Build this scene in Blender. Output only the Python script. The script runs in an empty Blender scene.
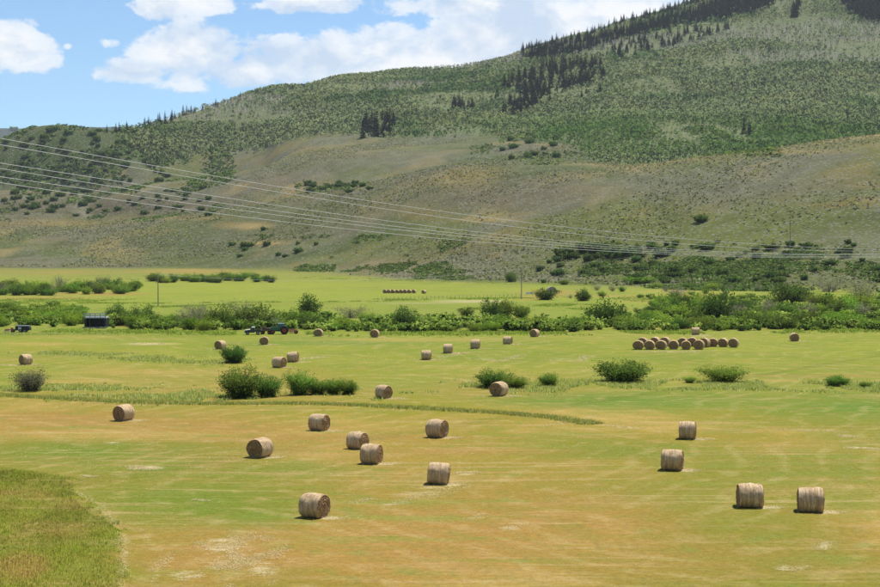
import bpy, math, random
import numpy as np
from mathutils import Vector, Matrix

S = bpy.context.scene
COL = S.collection
rad = math.radians

# ------------------------------------------------------------------ camera
CZ = 15.7                      # camera height over the valley floor (m)
F = 1500.0                     # focal length in photo pixels (880 wide)
HY = 255.0                     # photo row of the horizon
PITCH = math.atan((293.5 - HY) / F)
cam = bpy.data.cameras.new('camera')
cam.sensor_width = 36.0
cam.lens = 36.0 * F / 880.0
cam.clip_start = 1.0
cam.clip_end = 40000.0
co = bpy.data.objects.new('camera', cam)
co.location = (0, 0, CZ)
co.rotation_euler = (math.pi / 2 - PITCH, 0, 0)
COL.objects.link(co)
S.camera = co

# ------------------------------------------------------------------ light
SUN = Vector((0.30, 0.36, 1.0)).normalized()      # towards the sun: high, beyond and right
SUN_EL = math.asin(SUN.z)
SUN_AZ = math.atan2(SUN.x, SUN.y)
sl = bpy.data.lights.new('sun', 'SUN')
sl.energy = 5.0
sl.angle = rad(0.53)
sl.color = (1.0, 0.96, 0.89)
so = bpy.data.objects.new('sun', sl)
so.rotation_euler = SUN.to_track_quat('Z', 'Y').to_euler()
so.location = (0, 0, 400)
COL.objects.link(so)

S.view_settings.view_transform = 'Standard'
S.view_settings.look = 'None'
S.view_settings.exposure = 0.52
S.view_settings.gamma = 1.0
S.cycles.max_bounces = 6
S.cycles.diffuse_bounces = 3
S.cycles.glossy_bounces = 2
S.cycles.transmission_bounces = 4
S.cycles.volume_bounces = 1
S.cycles.transparent_max_bounces = 4
S.cycles.use_denoising = True
S.cycles.denoiser = 'OPENIMAGEDENOISE'
S.cycles.denoising_input_passes = 'RGB_ALBEDO_NORMAL'
S.cycles.denoising_prefilter = 'ACCURATE'
S.cycles.sample_clamp_indirect = 4.0


class N:
    """tiny node-graph helper"""
    def __init__(self, tree):
        self.t = tree

    def node(self, kind, **kw):
        n = self.t.nodes.new(kind)
        for k, v in kw.items():
            setattr(n, k, v)
        return n

    def put(self, sock, v):
        if v is None:
            return
        if isinstance(v, bpy.types.NodeSocket):
            self.t.links.new(v, sock)
        elif isinstance(v, (tuple, list)) and len(v) == 3 and sock.type == 'RGBA':
            sock.default_value = (*v, 1)
        else:
            sock.default_value = v

    def math(self, op, a, b=None, c=None, clamp=False):
        n = self.node('ShaderNodeMath', operation=op, use_clamp=clamp)
        for i, v in enumerate((a, b, c)):
            self.put(n.inputs[i], v)
        return n.outputs[0]

    def vmath(self, op, a, b=None, scale=None):
        n = self.node('ShaderNodeVectorMath', operation=op)
        self.put(n.inputs[0], a)
        self.put(n.inputs[1], b)
        if scale is not None:
            self.put(n.inputs['Scale'], scale)
        return n.outputs['Value'] if op in ('LENGTH', 'DOT_PRODUCT', 'DISTANCE') else n.outputs[0]

    def mix(self, f, a, b, blend='MIX'):
        n = self.node('ShaderNodeMix', data_type='RGBA', blend_type=blend)
        self.put(n.inputs[0], f)
        self.put(n.inputs[6], a)
        self.put(n.inputs[7], b)
        return n.outputs[2]

    def noise(self, vec, scale, detail=3.0, rough=0.55, dist=0.0):
        n = self.node('ShaderNodeTexNoise')
        self.put(n.inputs['Vector'], vec)
        self.put(n.inputs['Scale'], scale)
        n.inputs['Detail'].default_value = detail
        n.inputs['Roughness'].default_value = rough
        n.inputs['Distortion'].default_value = dist
        return n.outputs['Fac']

    def ramp(self, f, lo, hi, a=0.0, b=1.0):
        n = self.node('ShaderNodeMapRange', interpolation_type='SMOOTHSTEP')
        for i, v in enumerate((f, lo, hi, a, b)):
            self.put(n.inputs[i], v)
        return n.outputs[0]


def srgb(r, g, b):
    f = lambda c: ((c / 255 + 0.055) / 1.055) ** 2.4 if c > 10 else c / 255 / 12.92
    return np.array([f(r), f(g), f(b)])


# ------------------------------------------------------------------ sky
W = bpy.data.worlds.new('World')
S.world = W
W.use_nodes = True
W.node_tree.nodes.clear()
g = N(W.node_tree)
SKYS = 0.080
sky = g.node('ShaderNodeTexSky', sky_type='NISHITA', sun_disc=False,
             sun_elevation=SUN_EL, sun_rotation=SUN_AZ, altitude=2000.0,
             air_density=1.0, dust_density=0.6, ozone_density=1.6)
tc = g.node('ShaderNodeTexCoord').outputs['Generated']


def skydir(px, py):
    return Vector(((px - 440) / F, 1.0, (HY - py) / F)).normalized()


# cumulus of the day: masses (photo column, row, half-width, half-height, weight)
CLOUDS = [(8, 46, 40, 24, 1.15), (36, 26, 20, 12, .6), (69, 47, 7, 5, .55), (135, 72, 42, 13, 1.0), (112, 43, 14, 7, .55),
          (190, 55, 52, 28, 1.1), (235, 72, 50, 16, .9), (160, 8, 24, 14, .9), (205, 2, 36, 13, .9),
          (305, 4, 62, 12, 1.0), (330, 62, 95, 24, 1.1), (430, 60, 120, 32, 1.25), (520, 45, 120, 34, 1.15),
          (600, 30, 150, 40, 1.1), (470, 8, 110, 14, .9), (800, -10, 260, 80, .8), (1050, 30, 180, 60, .7),
          (-170, 70, 90, 26, .8)]
dens = None
for (px, py, rx, ry, w) in CLOUDS:
    c = skydir(px, py)
    dv = g.vmath('SUBTRACT', tc, tuple(c))
    dv = g.vmath('MULTIPLY', dv, (F / rx, 3.0, F / ry))
    r = g.vmath('LENGTH', dv)
    e = g.math('MULTIPLY', g.math('EXPONENT', g.math('MULTIPLY', g.math('MULTIPLY', r, r), -0.7)), w)
    dens = e if dens is None else g.math('MAXIMUM', dens, e)
sq = g.vmath('MULTIPLY', tc, (1.0, 1.0, 1.55))
sepz = g.node('ShaderNodeSeparateXYZ')
g.put(sepz.inputs[0], tc)
high = g.ramp(sepz.outputs[2], 0.22, 0.42)
broad = g.math('MULTIPLY', g.ramp(g.noise(tc, 3.1, 2.0), 0.5, 0.72), high)
dens = g.math('MAXIMUM', dens, g.math('MULTIPLY', broad, 0.75))
n1 = g.noise(sq, 26.0, 11.0, 0.62, 0.25)
up = g.vmath('ADD', sq, (0.006, 0.0, 0.016))
n2 = g.noise(up, 26.0, 5.0, 0.55, 0.25)
n3 = g.noise(sq, 9.0, 4.0, 0.5)
big = g.math('ADD', dens, g.math('MULTIPLY', g.math('SUBTRACT', n1, 0.5), 1.75))
cov = g.ramp(big, 0.43, 0.64)
thick = g.ramp(big, 0.55, 1.15)
lit = g.math('ADD', g.math('MULTIPLY', g.math('SUBTRACT', n1, n2), 3.4), 0.76)
lit = g.math('SUBTRACT', lit, g.ramp(n3, 0.48, 0.68, 0.0, 0.75), clamp=True)
ccol = g.mix(lit, (0.43, 0.50, 0.61), (0.70, 0.70, 0.705))
ccol = g.vmath('SCALE', ccol, None, 1.0 / SKYS)
skyc = g.vmath('MULTIPLY', sky.outputs[0], (0.90, 1.12, 1.24))
fin = g.mix(g.math('MULTIPLY', cov, g.math('ADD', g.math('MULTIPLY', thick, 0.25), 0.75)), skyc, ccol)
bg = g.node('ShaderNodeBackground')
g.put(bg.inputs[0], fin)
bg.inputs[1].default_value = SKYS
wo = g.node('ShaderNodeOutputWorld')
W.node_tree.links.new(bg.outputs[0], wo.inputs[0])

# ------------------------------------------------------------------ noise and mesh tools
rng = np.random.default_rng(7)
random.seed(7)


def _h(xi, yi, s):
    n = (xi * 374761393 + yi * 668265263 + s * 974634777) & 0xffffffff
    n = ((n ^ (n >> 13)) * 1274126177) & 0xffffffff
    return (n ^ (n >> 16)) / 4294967295.0


def vnoise(x, y, s=0):
    xf = np.floor(x); yf = np.floor(y)
    xi = xf.astype(np.int64); yi = yf.astype(np.int64)
    fx = x - xf; fy = y - yf
    fx = fx * fx * (3 - 2 * fx); fy = fy * fy * (3 - 2 * fy)
    return ((_h(xi, yi, s) * (1 - fx) + _h(xi + 1, yi, s) * fx) * (1 - fy)
            + (_h(xi, yi + 1, s) * (1 - fx) + _h(xi + 1, yi + 1, s) * fx) * fy)


def fbm(x, y, s=0, o=4, gain=0.5):
    a = 1.0; t = 0.0; k = 0.0
    for i in range(o):
        t = t + a * vnoise(x * 2 ** i + 17.3 * i, y * 2 ** i - 9.1 * i, s + i)
        k += a
        a *= gain
    return t / k


def sst(a, b, x):
    t = np.clip((x - a) / (b - a), 0, 1)
    return t * t * (3 - 2 * t)


def np_mesh(name, verts, faces, cols=None, smooth=False, nrm=None):
    """faces: (M,3) or (M,4) integer array; cols: (N,3) per vertex"""
    me = bpy.data.meshes.new(name)
    verts = np.asarray(verts, dtype=np.float32); faces = np.asarray(faces, dtype=np.int32)
    k = faces.shape[1]
    me.vertices.add(len(verts)); me.vertices.foreach_set('co', verts.ravel())
    me.loops.add(faces.size); me.loops.foreach_set('vertex_index', faces.ravel())
    me.polygons.add(len(faces))
    me.polygons.foreach_set('loop_start', np.arange(0, faces.size, k, dtype=np.int32))
    me.polygons.foreach_set('loop_total', np.full(len(faces), k, dtype=np.int32))
    me.polygons.foreach_set('use_smooth', np.full(len(faces), smooth))
    if cols is not None:
        a = me.attributes.new('tint', 'FLOAT_COLOR', 'POINT')
        c = np.ones((len(verts), 4), dtype=np.float32); c[:, :3] = cols
        a.data.foreach_set('color', c.ravel())
    me.update(calc_edges=True)
    if nrm is not None:
        nrm = nrm / (np.linalg.norm(nrm, axis=1, keepdims=True) + 1e-9)
        me.polygons.foreach_set('use_smooth', np.full(len(faces), True))
        me.normals_split_custom_set_from_vertices(nrm.astype(np.float32))
    return me


def link(name, me, mat=None, parent=None):
    o = bpy.data.objects.new(name, me)
    COL.objects.link(o)
    if mat is not None and me is not None and len(me.materials) == 0:
        me.materials.append(mat)
    if parent is not None:
        o.parent = parent
    return o


def tag(o, label=None, cat=None, group=None, kind=None):
    if label: o['label'] = label
    if cat: o['category'] = cat
    if group: o['group'] = group
    if kind: o['kind'] = kind
    return o


class MB:
    """collects boxes and tubes into one mesh"""
    def __init__(self):
        self.v = []; self.f = []

    def add(self, vs, fs):
        b = len(self.v)
        self.v += [tuple(p) for p in vs]
        self.f += [tuple(i + b for i in q) for q in fs]

    def box(self, c, s, rz=0.0, taper=1.0, ry=0.0):
        M = Matrix.Rotation(rz, 3, 'Z') @ Matrix.Rotation(ry, 3, 'Y')
        vs = []
        for z in (-1, 1):
            k = taper if z > 0 else 1.0
            for x, y in ((-1, -1), (1, -1), (1, 1), (-1, 1)):
                vs.append(Vector(c) + M @ Vector((x * s[0] / 2 * k, y * s[1] / 2 * k, z * s[2] / 2)))
        self.add(vs, [(3, 2, 1, 0), (4, 5, 6, 7), (0, 1, 5, 4), (1, 2, 6, 5), (2, 3, 7, 6), (3, 0, 4, 7)])
        return self

    def tube(self, p0, p1, r0, r1=None, n=10):
        r1 = r0 if r1 is None else r1
        p0 = Vector(p0); p1 = Vector(p1)
        q = (p1 - p0).to_track_quat('Z', 'Y')
        vs = []
        for p, r in ((p0, r0), (p1, r1)):
            for i in range(n):
                a = 2 * math.pi * i / n
                vs.append(p + q @ Vector((r * math.cos(a), r * math.sin(a), 0)))
        fs = [(i, (i + 1) % n, n + (i + 1) % n, n + i) for i in range(n)]
        fs += [tuple(range(n - 1, -1, -1)), tuple(range(n, 2 * n))]
        self.add(vs, fs)
        return self

    def prism(self, pts, y0, y1):
        """closed outline in x-z, extruded along y"""
        n = len(pts)
        vs = [(x, y0, z) for x, z in pts] + [(x, y1, z) for x, z in pts]
        fs = [(i, (i + 1) % n, n + (i + 1) % n, n + i) for i in range(n)]
        fs += [tuple(range(n - 1, -1, -1)), tuple(range(n, 2 * n))]
        self.add(vs, fs)
        return self

    def mesh(self, name):
        me = bpy.data.meshes.new(name)
        me.from_pydata(self.v, [], self.f)
        me.update()
        return me

    def build(self, name, mat, parent=None):
        return link(name, self.mesh(name), mat, parent)


def copy_tree(o, parent=None):
    c = o.copy()
    COL.objects.link(c)
    if parent is not None:
        c.parent = parent
    for ch in [k for k in o.children]:
        copy_tree(ch, c)
    return c


# ------------------------------------------------------------------ terrain shape
UT = np.arange(-2600, 3500, 5.0)


def table(pts, soft=9):
    p = np.array(pts, dtype=float)
    t = np.interp(UT, p[:, 0], p[:, 1])
    for _ in range(2):
        k = np.ones(soft) / soft
        t = np.convolve(np.pad(t, soft // 2, mode='edge'), k, mode='valid')
    return t


DB = table([(-400, 1050), (0, 1050), (100, 1050), (200, 1010), (300, 930), (350, 880), (440, 800), (520, 760), (600, 700), (700, 630), (880, 600), (1500, 560)])
D1 = table([(-400, 1400), (0, 1350), (200, 1350), (300, 1300), (440, 1250), (600, 1150), (700, 1100), (880, 1000), (1400, 950)])
Y1 = table([(-500, 236), (0, 228), (60, 226), (120, 221), (200, 212), (250, 205), (294, 197), (330, 191), (370, 183), (410, 173), (450, 166), (500, 161),
            (560, 160.5), (620, 163), (655, 165), (700, 158), (760, 152), (800, 147), (850, 143), (880, 141), (1000, 136), (1400, 150)])
D2 = table([(-400, 1750), (200, 1750), (300, 1700), (440, 1650), (600, 1700), (880, 1900), (1400, 1900)])
Y2 = table([(-500, 200), (0, 190), (100, 192), (150, 188), (200, 185), (240, 177), (300, 161), (360, 152), (440, 147), (500, 139), (560, 133), (620, 125), (700, 118), (800, 108), (880, 100), (1400, 100)])
D3 = table([(-400, 2100), (130, 2100), (200, 2300), (300, 2500), (440, 2700), (600, 2900), (700, 3100), (880, 3300), (1400, 3400)])
Y3 = table([(-500, 175), (-100, 150), (-20, 142), (8, 136), (20, 131), (40, 126.5), (60, 125), (90, 128), (110, 131.5), (125, 129), (150, 124), (200, 114), (240, 103), (262, 96), (275, 94),
            (296, 95.5), (306, 94), (318, 90), (330, 86), (370, 81), (400, 79), (440, 76), (470, 71), (500, 65), (530, 56), (560, 48), (600, 38), (650, 25), (700, 10), (740, -3),
            (800, -25), (880, -45), (1100, -70), (1500, -20)], 5)
zat = lambda d, y: CZ + (HY - y) / F * d
Z1 = zat(D1, Y1); Z2 = zat(D2, Y2); Z3 = zat(D3, Y3)
gfun = lambda d: 2.2e-5 * np.maximum(d - 500, 0) ** 2
ZB = gfun(DB)
dipw = 1 - sst(230, 300, UT)                       # left: a real saddle behind the second hill
right = sst(560, 700, UT)
KD = [DB, D1, D1 + 130, D2, D2 + 130, D3, D3 + 450, np.full_like(UT, 5200.0), np.full_like(UT, 7500.0), np.full_like(UT, 9600.0)]
z12 = np.where(Z1 - 9 < Z2 - 6, Z1 - 9 + 4 * (1 - right), Z2 - 6)
z2b = (Z2 - 12) * dipw + (Z2 + 0.07 * (Z3 - Z2)) * (1 - dipw)
KZ = [ZB, Z1, z12, Z2, z2b, Z3, Z3 - 90, Z3 * 0.4, np.full_like(UT, CZ + (HY - 128.5) / F * 7500.0), np.full_like(UT, 420.0)]
KD = np.array(KD); KZ = np.array(KZ)
dl = (KZ[1:] - KZ[:-1]) / (KD[1:] - KD[:-1])
KM = np.zeros_like(KZ)
same = dl[:-1] * dl[1:] > 0
KM[1:-1] = np.where(same, 2 * dl[:-1] * dl[1:] / np.where(same, dl[:-1] + dl[1:], 1), 0)
KM[0] = 4.4e-5 * np.maximum(DB - 500, 0)


def bank(u, v):
    """uncut rise at the near left, as a soft 0..1 mask"""
    ue = np.interp(v, [470, 480, 495, 520, 535, 587, 700], [55, 69, 77, 104, 117, 121, 128])
    wob = (vnoise(v / 7.0, u * 0 + 3.0, 5) - 0.5) * 9 + (vnoise(v / 2.2, u / 9.0, 6) - 0.5) * 12
    return sst(0, 1, (ue + wob * 1.6 - u) / 22.0 + 0.5) * sst(0, 1, (v - 471 - u * 0.13) / 8.0 + 0.5)


def uv_flat(x, y):
    yy = np.maximum(y, 40.0)
    return 440 + F * x / yy, HY + F * CZ / yy


def height(x, y):
    x = np.asarray(x, dtype=float); y = np.asarray(y, dtype=float)
    yy = np.maximum(y, 60.0)
    u = np.clip(440 + F * x / yy, UT[0], UT[-2])
    fi = (u - UT[0]) / 5.0
    i0 = np.floor(fi).astype(int); fr = fi - i0
    def tb(T):
        return T[:, i0] * (1 - fr) + T[:, i0 + 1] * fr
    kd = tb(KD); kz = tb(KZ); km = tb(KM)
    seg = np.clip(np.sum(yy[None] >= kd, axis=0) - 1, 0, len(kd) - 2)
    ar = np.arange(seg.size)
    sf = seg.ravel()
    pick = lambda T, k: T.reshape(T.shape[0], -1)[k, ar].reshape(seg.shape)
    d0, d1 = pick(kd, sf), pick(kd, sf + 1)
    z0, z1 = pick(kz, sf), pick(kz, sf + 1)
    m0, m1 = pick(km, sf), pick(km, sf + 1)
    L = d1 - d0
    t = np.clip((yy - d0) / L, 0, 1)
    zh = ((2 * t ** 3 - 3 * t ** 2 + 1) * z0 + (t ** 3 - 2 * t ** 2 + t) * L * m0
          + (-2 * t ** 3 + 3 * t ** 2) * z1 + (t ** 3 - t ** 2) * L * m1)
    z = np.where(yy < kd[0], gfun(yy), zh)
    hill = sst(0, 1, (yy - kd[0]) / 350.0)
    far = sst(0, 1, (yy - kd[1]) / 700.0)
    rid = 1 - np.abs(2 * fbm(x / 260.0, y / 300.0, 21, 3) - 1)
    z = z + hill * ((0.25 + 0.75 * far) * (11 * (fbm(x / 330.0, y / 330.0, 11, 3) - 0.5)) + (9.0 + 9 * far) * (0.72 - rid) + (1.6 + 1.6 * far) * (0.7 - (1 - np.abs(2 * fbm(x / 85.0, y / 130.0, 25, 2) - 1)))
                    + (0.9 + 1.2 * far) * (fbm(x / 55.0, y / 55.0, 31, 3) - 0.5) * 2)
    z = z + (1 - hill) * ((fbm(x / 30.0, y / 45.0, 41, 2) - 0.5) * 0.35 + (fbm(x / 3.0, y / 3.0, 43, 2) - 0.5) * 0.07)
    near = np.clip((62 - y) / 62.0, 0, 1)
    z = z + 13.9 * near ** 1.35
    uf, vf = uv_flat(x, y)
    z = z + 0.25 * bank(uf, vf) * (y > 45)
    return z


def project(x, y, z):
    yy = np.maximum(y, 1.0)
    return 440 + F * x / yy, HY - F * (z - CZ) / yy


STEPS = np.concatenate([np.geomspace(55, 1000, 500), np.geomspace(1004, 3600, 520)[0:], np.linspace(3700, 9500, 40)])


def at(px, py):
    """first ground point on the sight line through photo pixel (px, py); arrays allowed"""
    px = np.atleast_1d(np.asarray(px, dtype=float)); py = np.atleast_1d(np.asarray(py, dtype=float))
    out = np.zeros((len(px), 3))
    for a in range(0, len(px), 400):
        p = px[a:a + 400, None]; q = py[a:a + 400, None]
        Y = np.broadcast_to(STEPS[None], (len(p), len(STEPS)))
        X = (p - 440) / F * Y
        Zr = CZ + (HY - q) / F * Y
        dz = height(X, Y) - Zr
        hit = np.argmax(dz >= 0, axis=1)
        hit = np.where((dz >= 0).any(axis=1), hit, len(STEPS) - 1)
        r = np.arange(len(p)); h0 = np.maximum(hit - 1, 0)
        a0 = dz[r, h0]; a1 = dz[r, hit]
        t = np.where(np.abs(a1 - a0) > 1e-9, np.clip(-a0 / np.where(a1 == a0, 1, a1 - a0), 0, 1), 1)
        yy = Y[r, h0] * (1 - t) + Y[r, hit] * t
        xx = (p[:, 0] - 440) / F * yy
        out[a:a + 400] = np.stack([xx, yy, height(xx, yy)], 1)
    return out


def skyline(us_):
    d_ = np.linspace(1500, 3800, 300)
    X = (np.asarray(us_)[:, None] - 440) / F * d_[None]
    Yv = np.broadcast_to(d_[None], X.shape)
    return (HY - F * (height(X, Yv) - CZ) / Yv).min(1)


def at1(px, py):
    return Vector(at(px, py)[0])


# ------------------------------------------------------------------ ground colour by place
FV = np.array([255, 268, 285, 297, 310, 325, 335, 350, 365, 385, 396, 405, 430, 455, 480, 510, 545, 590, 700])
FC = np.array([srgb(*c) for c in [(140, 148, 84), (140, 150, 76), (160, 180, 52), (156, 178, 50), (144, 170, 48), (138, 164, 48), (152, 170, 48), (158, 172, 50),
                                  (158, 168, 54), (154, 166, 62), (158, 162, 60), (168, 162, 54), (176, 160, 68), (178, 158, 72), (176, 156, 74), (178, 154, 76),
                                  (178, 152, 76), (176, 148, 74), (170, 142, 70)]])
TAN = srgb(214, 184, 118); ORANGE = srgb(188, 152, 90); GREEN = srgb(126, 150, 46); LUSH = srgb(112, 152, 46)
PALE = srgb(222, 210, 160); OLIVE = srgb(126, 132, 46); SAGE = srgb(146, 144, 116); PURP = srgb(142, 130, 104)
DRY = srgb(184, 158, 92); HGREEN = srgb(134, 142, 62); FLOOR = srgb(152, 164, 108); BROWN = srgb(116, 104, 78); ROAD = srgb(214, 208, 184)
# field patches: column, row, half-width, half-height, colour, weight
PATCH = [(90, 452, 150, 13, GREEN, 1.0), (190, 500, 130, 26, GREEN, .95), (150, 470, 200, 10, GREEN, .6), (250, 520, 60, 14, GREEN, .7),
         (850, 408, 90, 14, LUSH, .8), (660, 402, 130, 10, LUSH, .75), (560, 400, 90, 7, LUSH, .6), (620, 452, 110, 8, GREEN, .75),
         (800, 470, 120, 20, GREEN, .55), (840, 500, 80, 18, GREEN, .5), (560, 440, 90, 10, GREEN, .4), (300, 470, 80, 12, GREEN, .35),
         (60, 418, 130, 6, ORANGE, .8), (180, 427, 160, 5, ORANGE, .7), (340, 438, 130, 3.5, ORANGE, .7), (480, 452, 120, 4, ORANGE, .6), (100, 436, 110, 5, TAN, .5),
         (520, 520, 160, 30, ORANGE, .7), (650, 560, 200, 26, ORANGE, .5), (400, 550, 140, 34, ORANGE, .75), (780, 565, 100, 22, GREEN, .25),
         (225, 560, 62, 28, ORANGE, 1.0), (190, 578, 30, 14, ORANGE, .8), (560, 412, 30, 4, TAN, .6), (610, 418, 40, 5, TAN, .55),
         (690, 427, 60, 4, TAN, .4), (800, 432, 60, 4, TAN, .4), (740, 381, 160, 2.2, TAN, .5), (820, 376, 90, 2, ORANGE, .55), (640, 358, 120, 3, LUSH, .4),
         (330, 343, 120, 3, LUSH, .6), (160, 372, 120, 3, TAN, .5), (80, 382, 60, 3, TAN, .5), (40, 344, 50, 1.5, TAN, .6), (150, 344, 30, 1.3, PALE, .8),
         (90, 337, 90, 2.5, TAN, .4), (60, 355, 90, 4, LUSH, .35), (420, 340, 130, 2.5, TAN, .45), (470, 301.5, 34, 1.4, ROAD, 1.0), (415, 303.2, 40, .8, ROAD, .6),
         (552, 293, 30, 3.5, DRY, .9), (530, 298, 18, 2.2, ORANGE, .6), (40, 298, 60, 2.0, DRY, .7), (115, 294, 34, 1.6, ORANGE, .9), (64, 294, 22, 1.2, ORANGE, .9),
         (118, 324, 12, 3, TAN, .9), (820, 325, 70, 1.0, PALE, .8), (730, 328, 110, 1.6, DRY, .5), (640, 300, 20, 3, TAN, .6), (700, 296, 60, 3, TAN, .5),
         (610, 296, 50, 2, TAN, .5), (680, 291, 50, 2, TAN, .5), (395, 275, 22, 1.6, TAN, .8), (560, 280, 40, 2.5, DRY, .6), (190, 271, 60, 3, DRY, .8), (60, 272, 80, 3, DRY, .5)]
# hill patches
HPATCH = [(60, 224, 70, 3, DRY, .8), (180, 218, 60, 2.5, DRY, .6), (150, 232, 30, 4, DRY, .4), (250, 226, 22, 3.5, TAN, .9), (265, 243, 22, 2, TAN, .9),
          (225, 225, 16, 4, DRY, .6), (420, 213, 30, 9, DRY, .5), (470, 180, 30, 14, DRY, .55), (490, 220, 32, 2.6, TAN, .8), (520, 214, 24, 2, DRY, .6),
          (590, 190, 46, 5, DRY, .65), (640, 168, 26, 5, TAN, .75), (700, 160, 40, 2.6, TAN, .9), (780, 151, 60, 3, TAN, 1.0), (860, 145, 50, 3, TAN, 1.0), (620, 164, 60, 2.4, TAN, .8),
          (860, 186, 26, 3, DRY, .7), (840, 205, 40, 2.0, DRY, .7), (870, 200, 30, 3, TAN, .5), (440, 178, 30, 8, TAN, .35), (470, 172, 50, 8, DRY, .3),
          (540, 195, 60, 16, PURP, .8), (480, 200, 60, 14, PURP, .6), (720, 185, 120, 16, SAGE, .9),           (130, 205, 90, 11, BROWN, .9), (30, 207, 60, 9, BROWN, .6), (90, 130, 40, 6, BROWN, .45), (60, 150, 75, 26, srgb(92, 112, 54), 1.0), (140, 150, 50, 20, srgb(100, 118, 60), .8), (330, 150, 90, 8, DRY, .35), (390, 160, 80, 9, SAGE, .6), (280, 178, 60, 8, PURP, .5),
          (740, 245, 160, 26, HGREEN, .8), (620, 230, 90, 26, HGREEN, .65), (700, 268, 200, 12, HGREEN, .8), (860, 240, 60, 12, SAGE, .5), (400, 245, 60, 14, HGREEN, .5),
          (120, 258, 90, 8, HGREEN, .35), (640, 158, 160, 10, srgb(98, 124, 62), .6), (780, 140, 120, 10, srgb(98, 124, 62), .9), (50, 165, 70, 18, srgb(100, 118, 66), .7), (80, 204, 10, 7, srgb(172, 162, 142), .9), (85, 214, 7, 4, srgb(172, 162, 142), .7),
          (700, 80, 200, 40, srgb(112, 126, 84), .5), (790, 20, 60, 18, srgb(120, 136, 78), .6), (460, 120, 200, 30, srgb(116, 126, 84), .5), (470, 255, 90, 14, srgb(128, 128, 78), .4)]


def paint(x, y, z):
    u, v = project(x, y, z)
    yy = np.maximum(y, 60.0)
    fi = np.clip((np.clip(u, UT[0], UT[-2]) - UT[0]) / 5.0, 0, len(UT) - 2)
    i0 = fi.astype(int)
    db, d1, d2 = DB[i0], D1[i0], D2[i0]
    n1 = fbm(x / 34.0, y / 60.0, 51, 4); n2 = fbm(x / 9.0, y / 14.0, 57, 3); n3 = fbm(x / 160.0, y / 160.0, 61, 3)
    # field
    vf = np.clip(v + (n1 - 0.5) * 10 * np.clip((v - 300) / 200, 0.1, 1), 256, 699)
    f = np.stack([np.interp(vf, FV, FC[:, k]) for k in range(3)], -1)
    def lay(c, col, w):
        return c + (col - c) * w[..., None]
    f = lay(f, ORANGE, 0.50 * sst(0.5, 0.72, n1) * sst(300, 420, v))
    f = lay(f, GREEN, 0.6 * sst(0.55, 0.3, n1 * 0.6 + n2 * 0.4) * 0.8)
    f = lay(f, TAN, 0.35 * sst(0.56, 0.75, n2) * sst(330, 420, v))
    for (a, b, ra, rb, col, w) in PATCH:
        r2 = ((u - a) / ra) ** 2 + ((v - b) / rb) ** 2
        k = np.exp(-r2 * 0.9) * w
        f = lay(f, col, np.clip(k * (0.45 + 1.1 * n2) * sst(0.05, 0.35, k + (n1 - 0.5) * 0.35), 0, 1))
    bk = bank(*uv_flat(x, y))
    f = lay(f, srgb(134, 138, 52) * (0.75 + 0.5 * n2[..., None]), bk * 0.8)
    # hills
    h = np.broadcast_to(SAGE, f.shape).copy()
    m = fbm(x / 70.0, y / 70.0, 71, 4)
    h = lay(h, HGREEN, 0.85 * sst(0.42, 0.58, m))
    h = lay(h, DRY, 0.5 * sst(0.52, 0.7, fbm(x / 45.0, y / 45.0, 77, 4)))
    h = lay(h, PURP, 0.5 * sst(0.5, 0.66, n3))
    rid = 1 - np.abs(2 * fbm(x / 260.0, y / 300.0, 21, 3) - 1)
    rid2 = 1 - np.abs(2 * fbm(x / 85.0, y / 130.0, 25, 2) - 1)
    h = lay(h, DRY, 0.5 * sst(0.62, 0.40, rid) * sst(0.4, 0.6, m))
    h = lay(h, srgb(104, 118, 50), 0.75 * sst(0.86, 0.97, rid))
    h = lay(h, srgb(112, 122, 58), 0.55 * sst(0.88, 0.98, rid2))
    h = lay(h, TAN, 0.55 * sst(0.60, 0.40, rid2) * sst(0.56, 0.66, fbm(x / 38.0, y / 50.0, 79, 3)))
    for (a, b, ra, rb, col, w) in HPATCH:
        r2 = ((u - a) / ra) ** 2 + ((v - b) / rb) ** 2
        k = np.exp(-r2 * 0.9) * w
        h = lay(h, col, np.clip(k * (0.7 + 1.0 * m) * sst(0.05, 0.35, k + (m - 0.5) * 0.5), 0, 1))
    cr = np.exp(-((y - d1 + 18 + 30 * (m - .5)) / 42.0) ** 2) * sst(565, 640, u)
    h = lay(h, TAN, np.clip(cr * 1.1, 0, .95))
    fw = forest(x, y, z, u, v)
    h = lay(h, FLOOR, 0.8 * fw)
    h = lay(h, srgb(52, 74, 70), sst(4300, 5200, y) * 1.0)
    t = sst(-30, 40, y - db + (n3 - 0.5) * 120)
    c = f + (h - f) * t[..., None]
    return c, t


def forest(x, y, z, u=None, v=None):
    """share of aspen woodland on the upper slopes"""
    if u is None:
        u, v = project(x, y, z)
    fi = np.clip((np.clip(u, UT[0], UT[-2]) - UT[0]) / 5.0, 0, len(UT) - 2).astype(int)
    lower = np.interp(u, [-300, 0, 95, 125, 150, 200, 230, 260, 300, 350, 420, 470, 520, 560, 600, 640, 900], [90, 90, 100, 136, 166, 150, 146, 148, 137, 137, 140, 138, 132, 140, 160, 165, 175])
    n = fbm(x / 120.0, y / 160.0, 91, 4)
    w = sst(-6, 6, lower - v + (n - 0.5) * 22)
    w = w * (y > D1[fi] + 60)
    glade = np.exp(-(((u - 790) / 45) ** 2 + ((v - 15) / 16) ** 2))
    return np.clip(w * (1 - 0.7 * glade), 0, 1)


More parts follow.
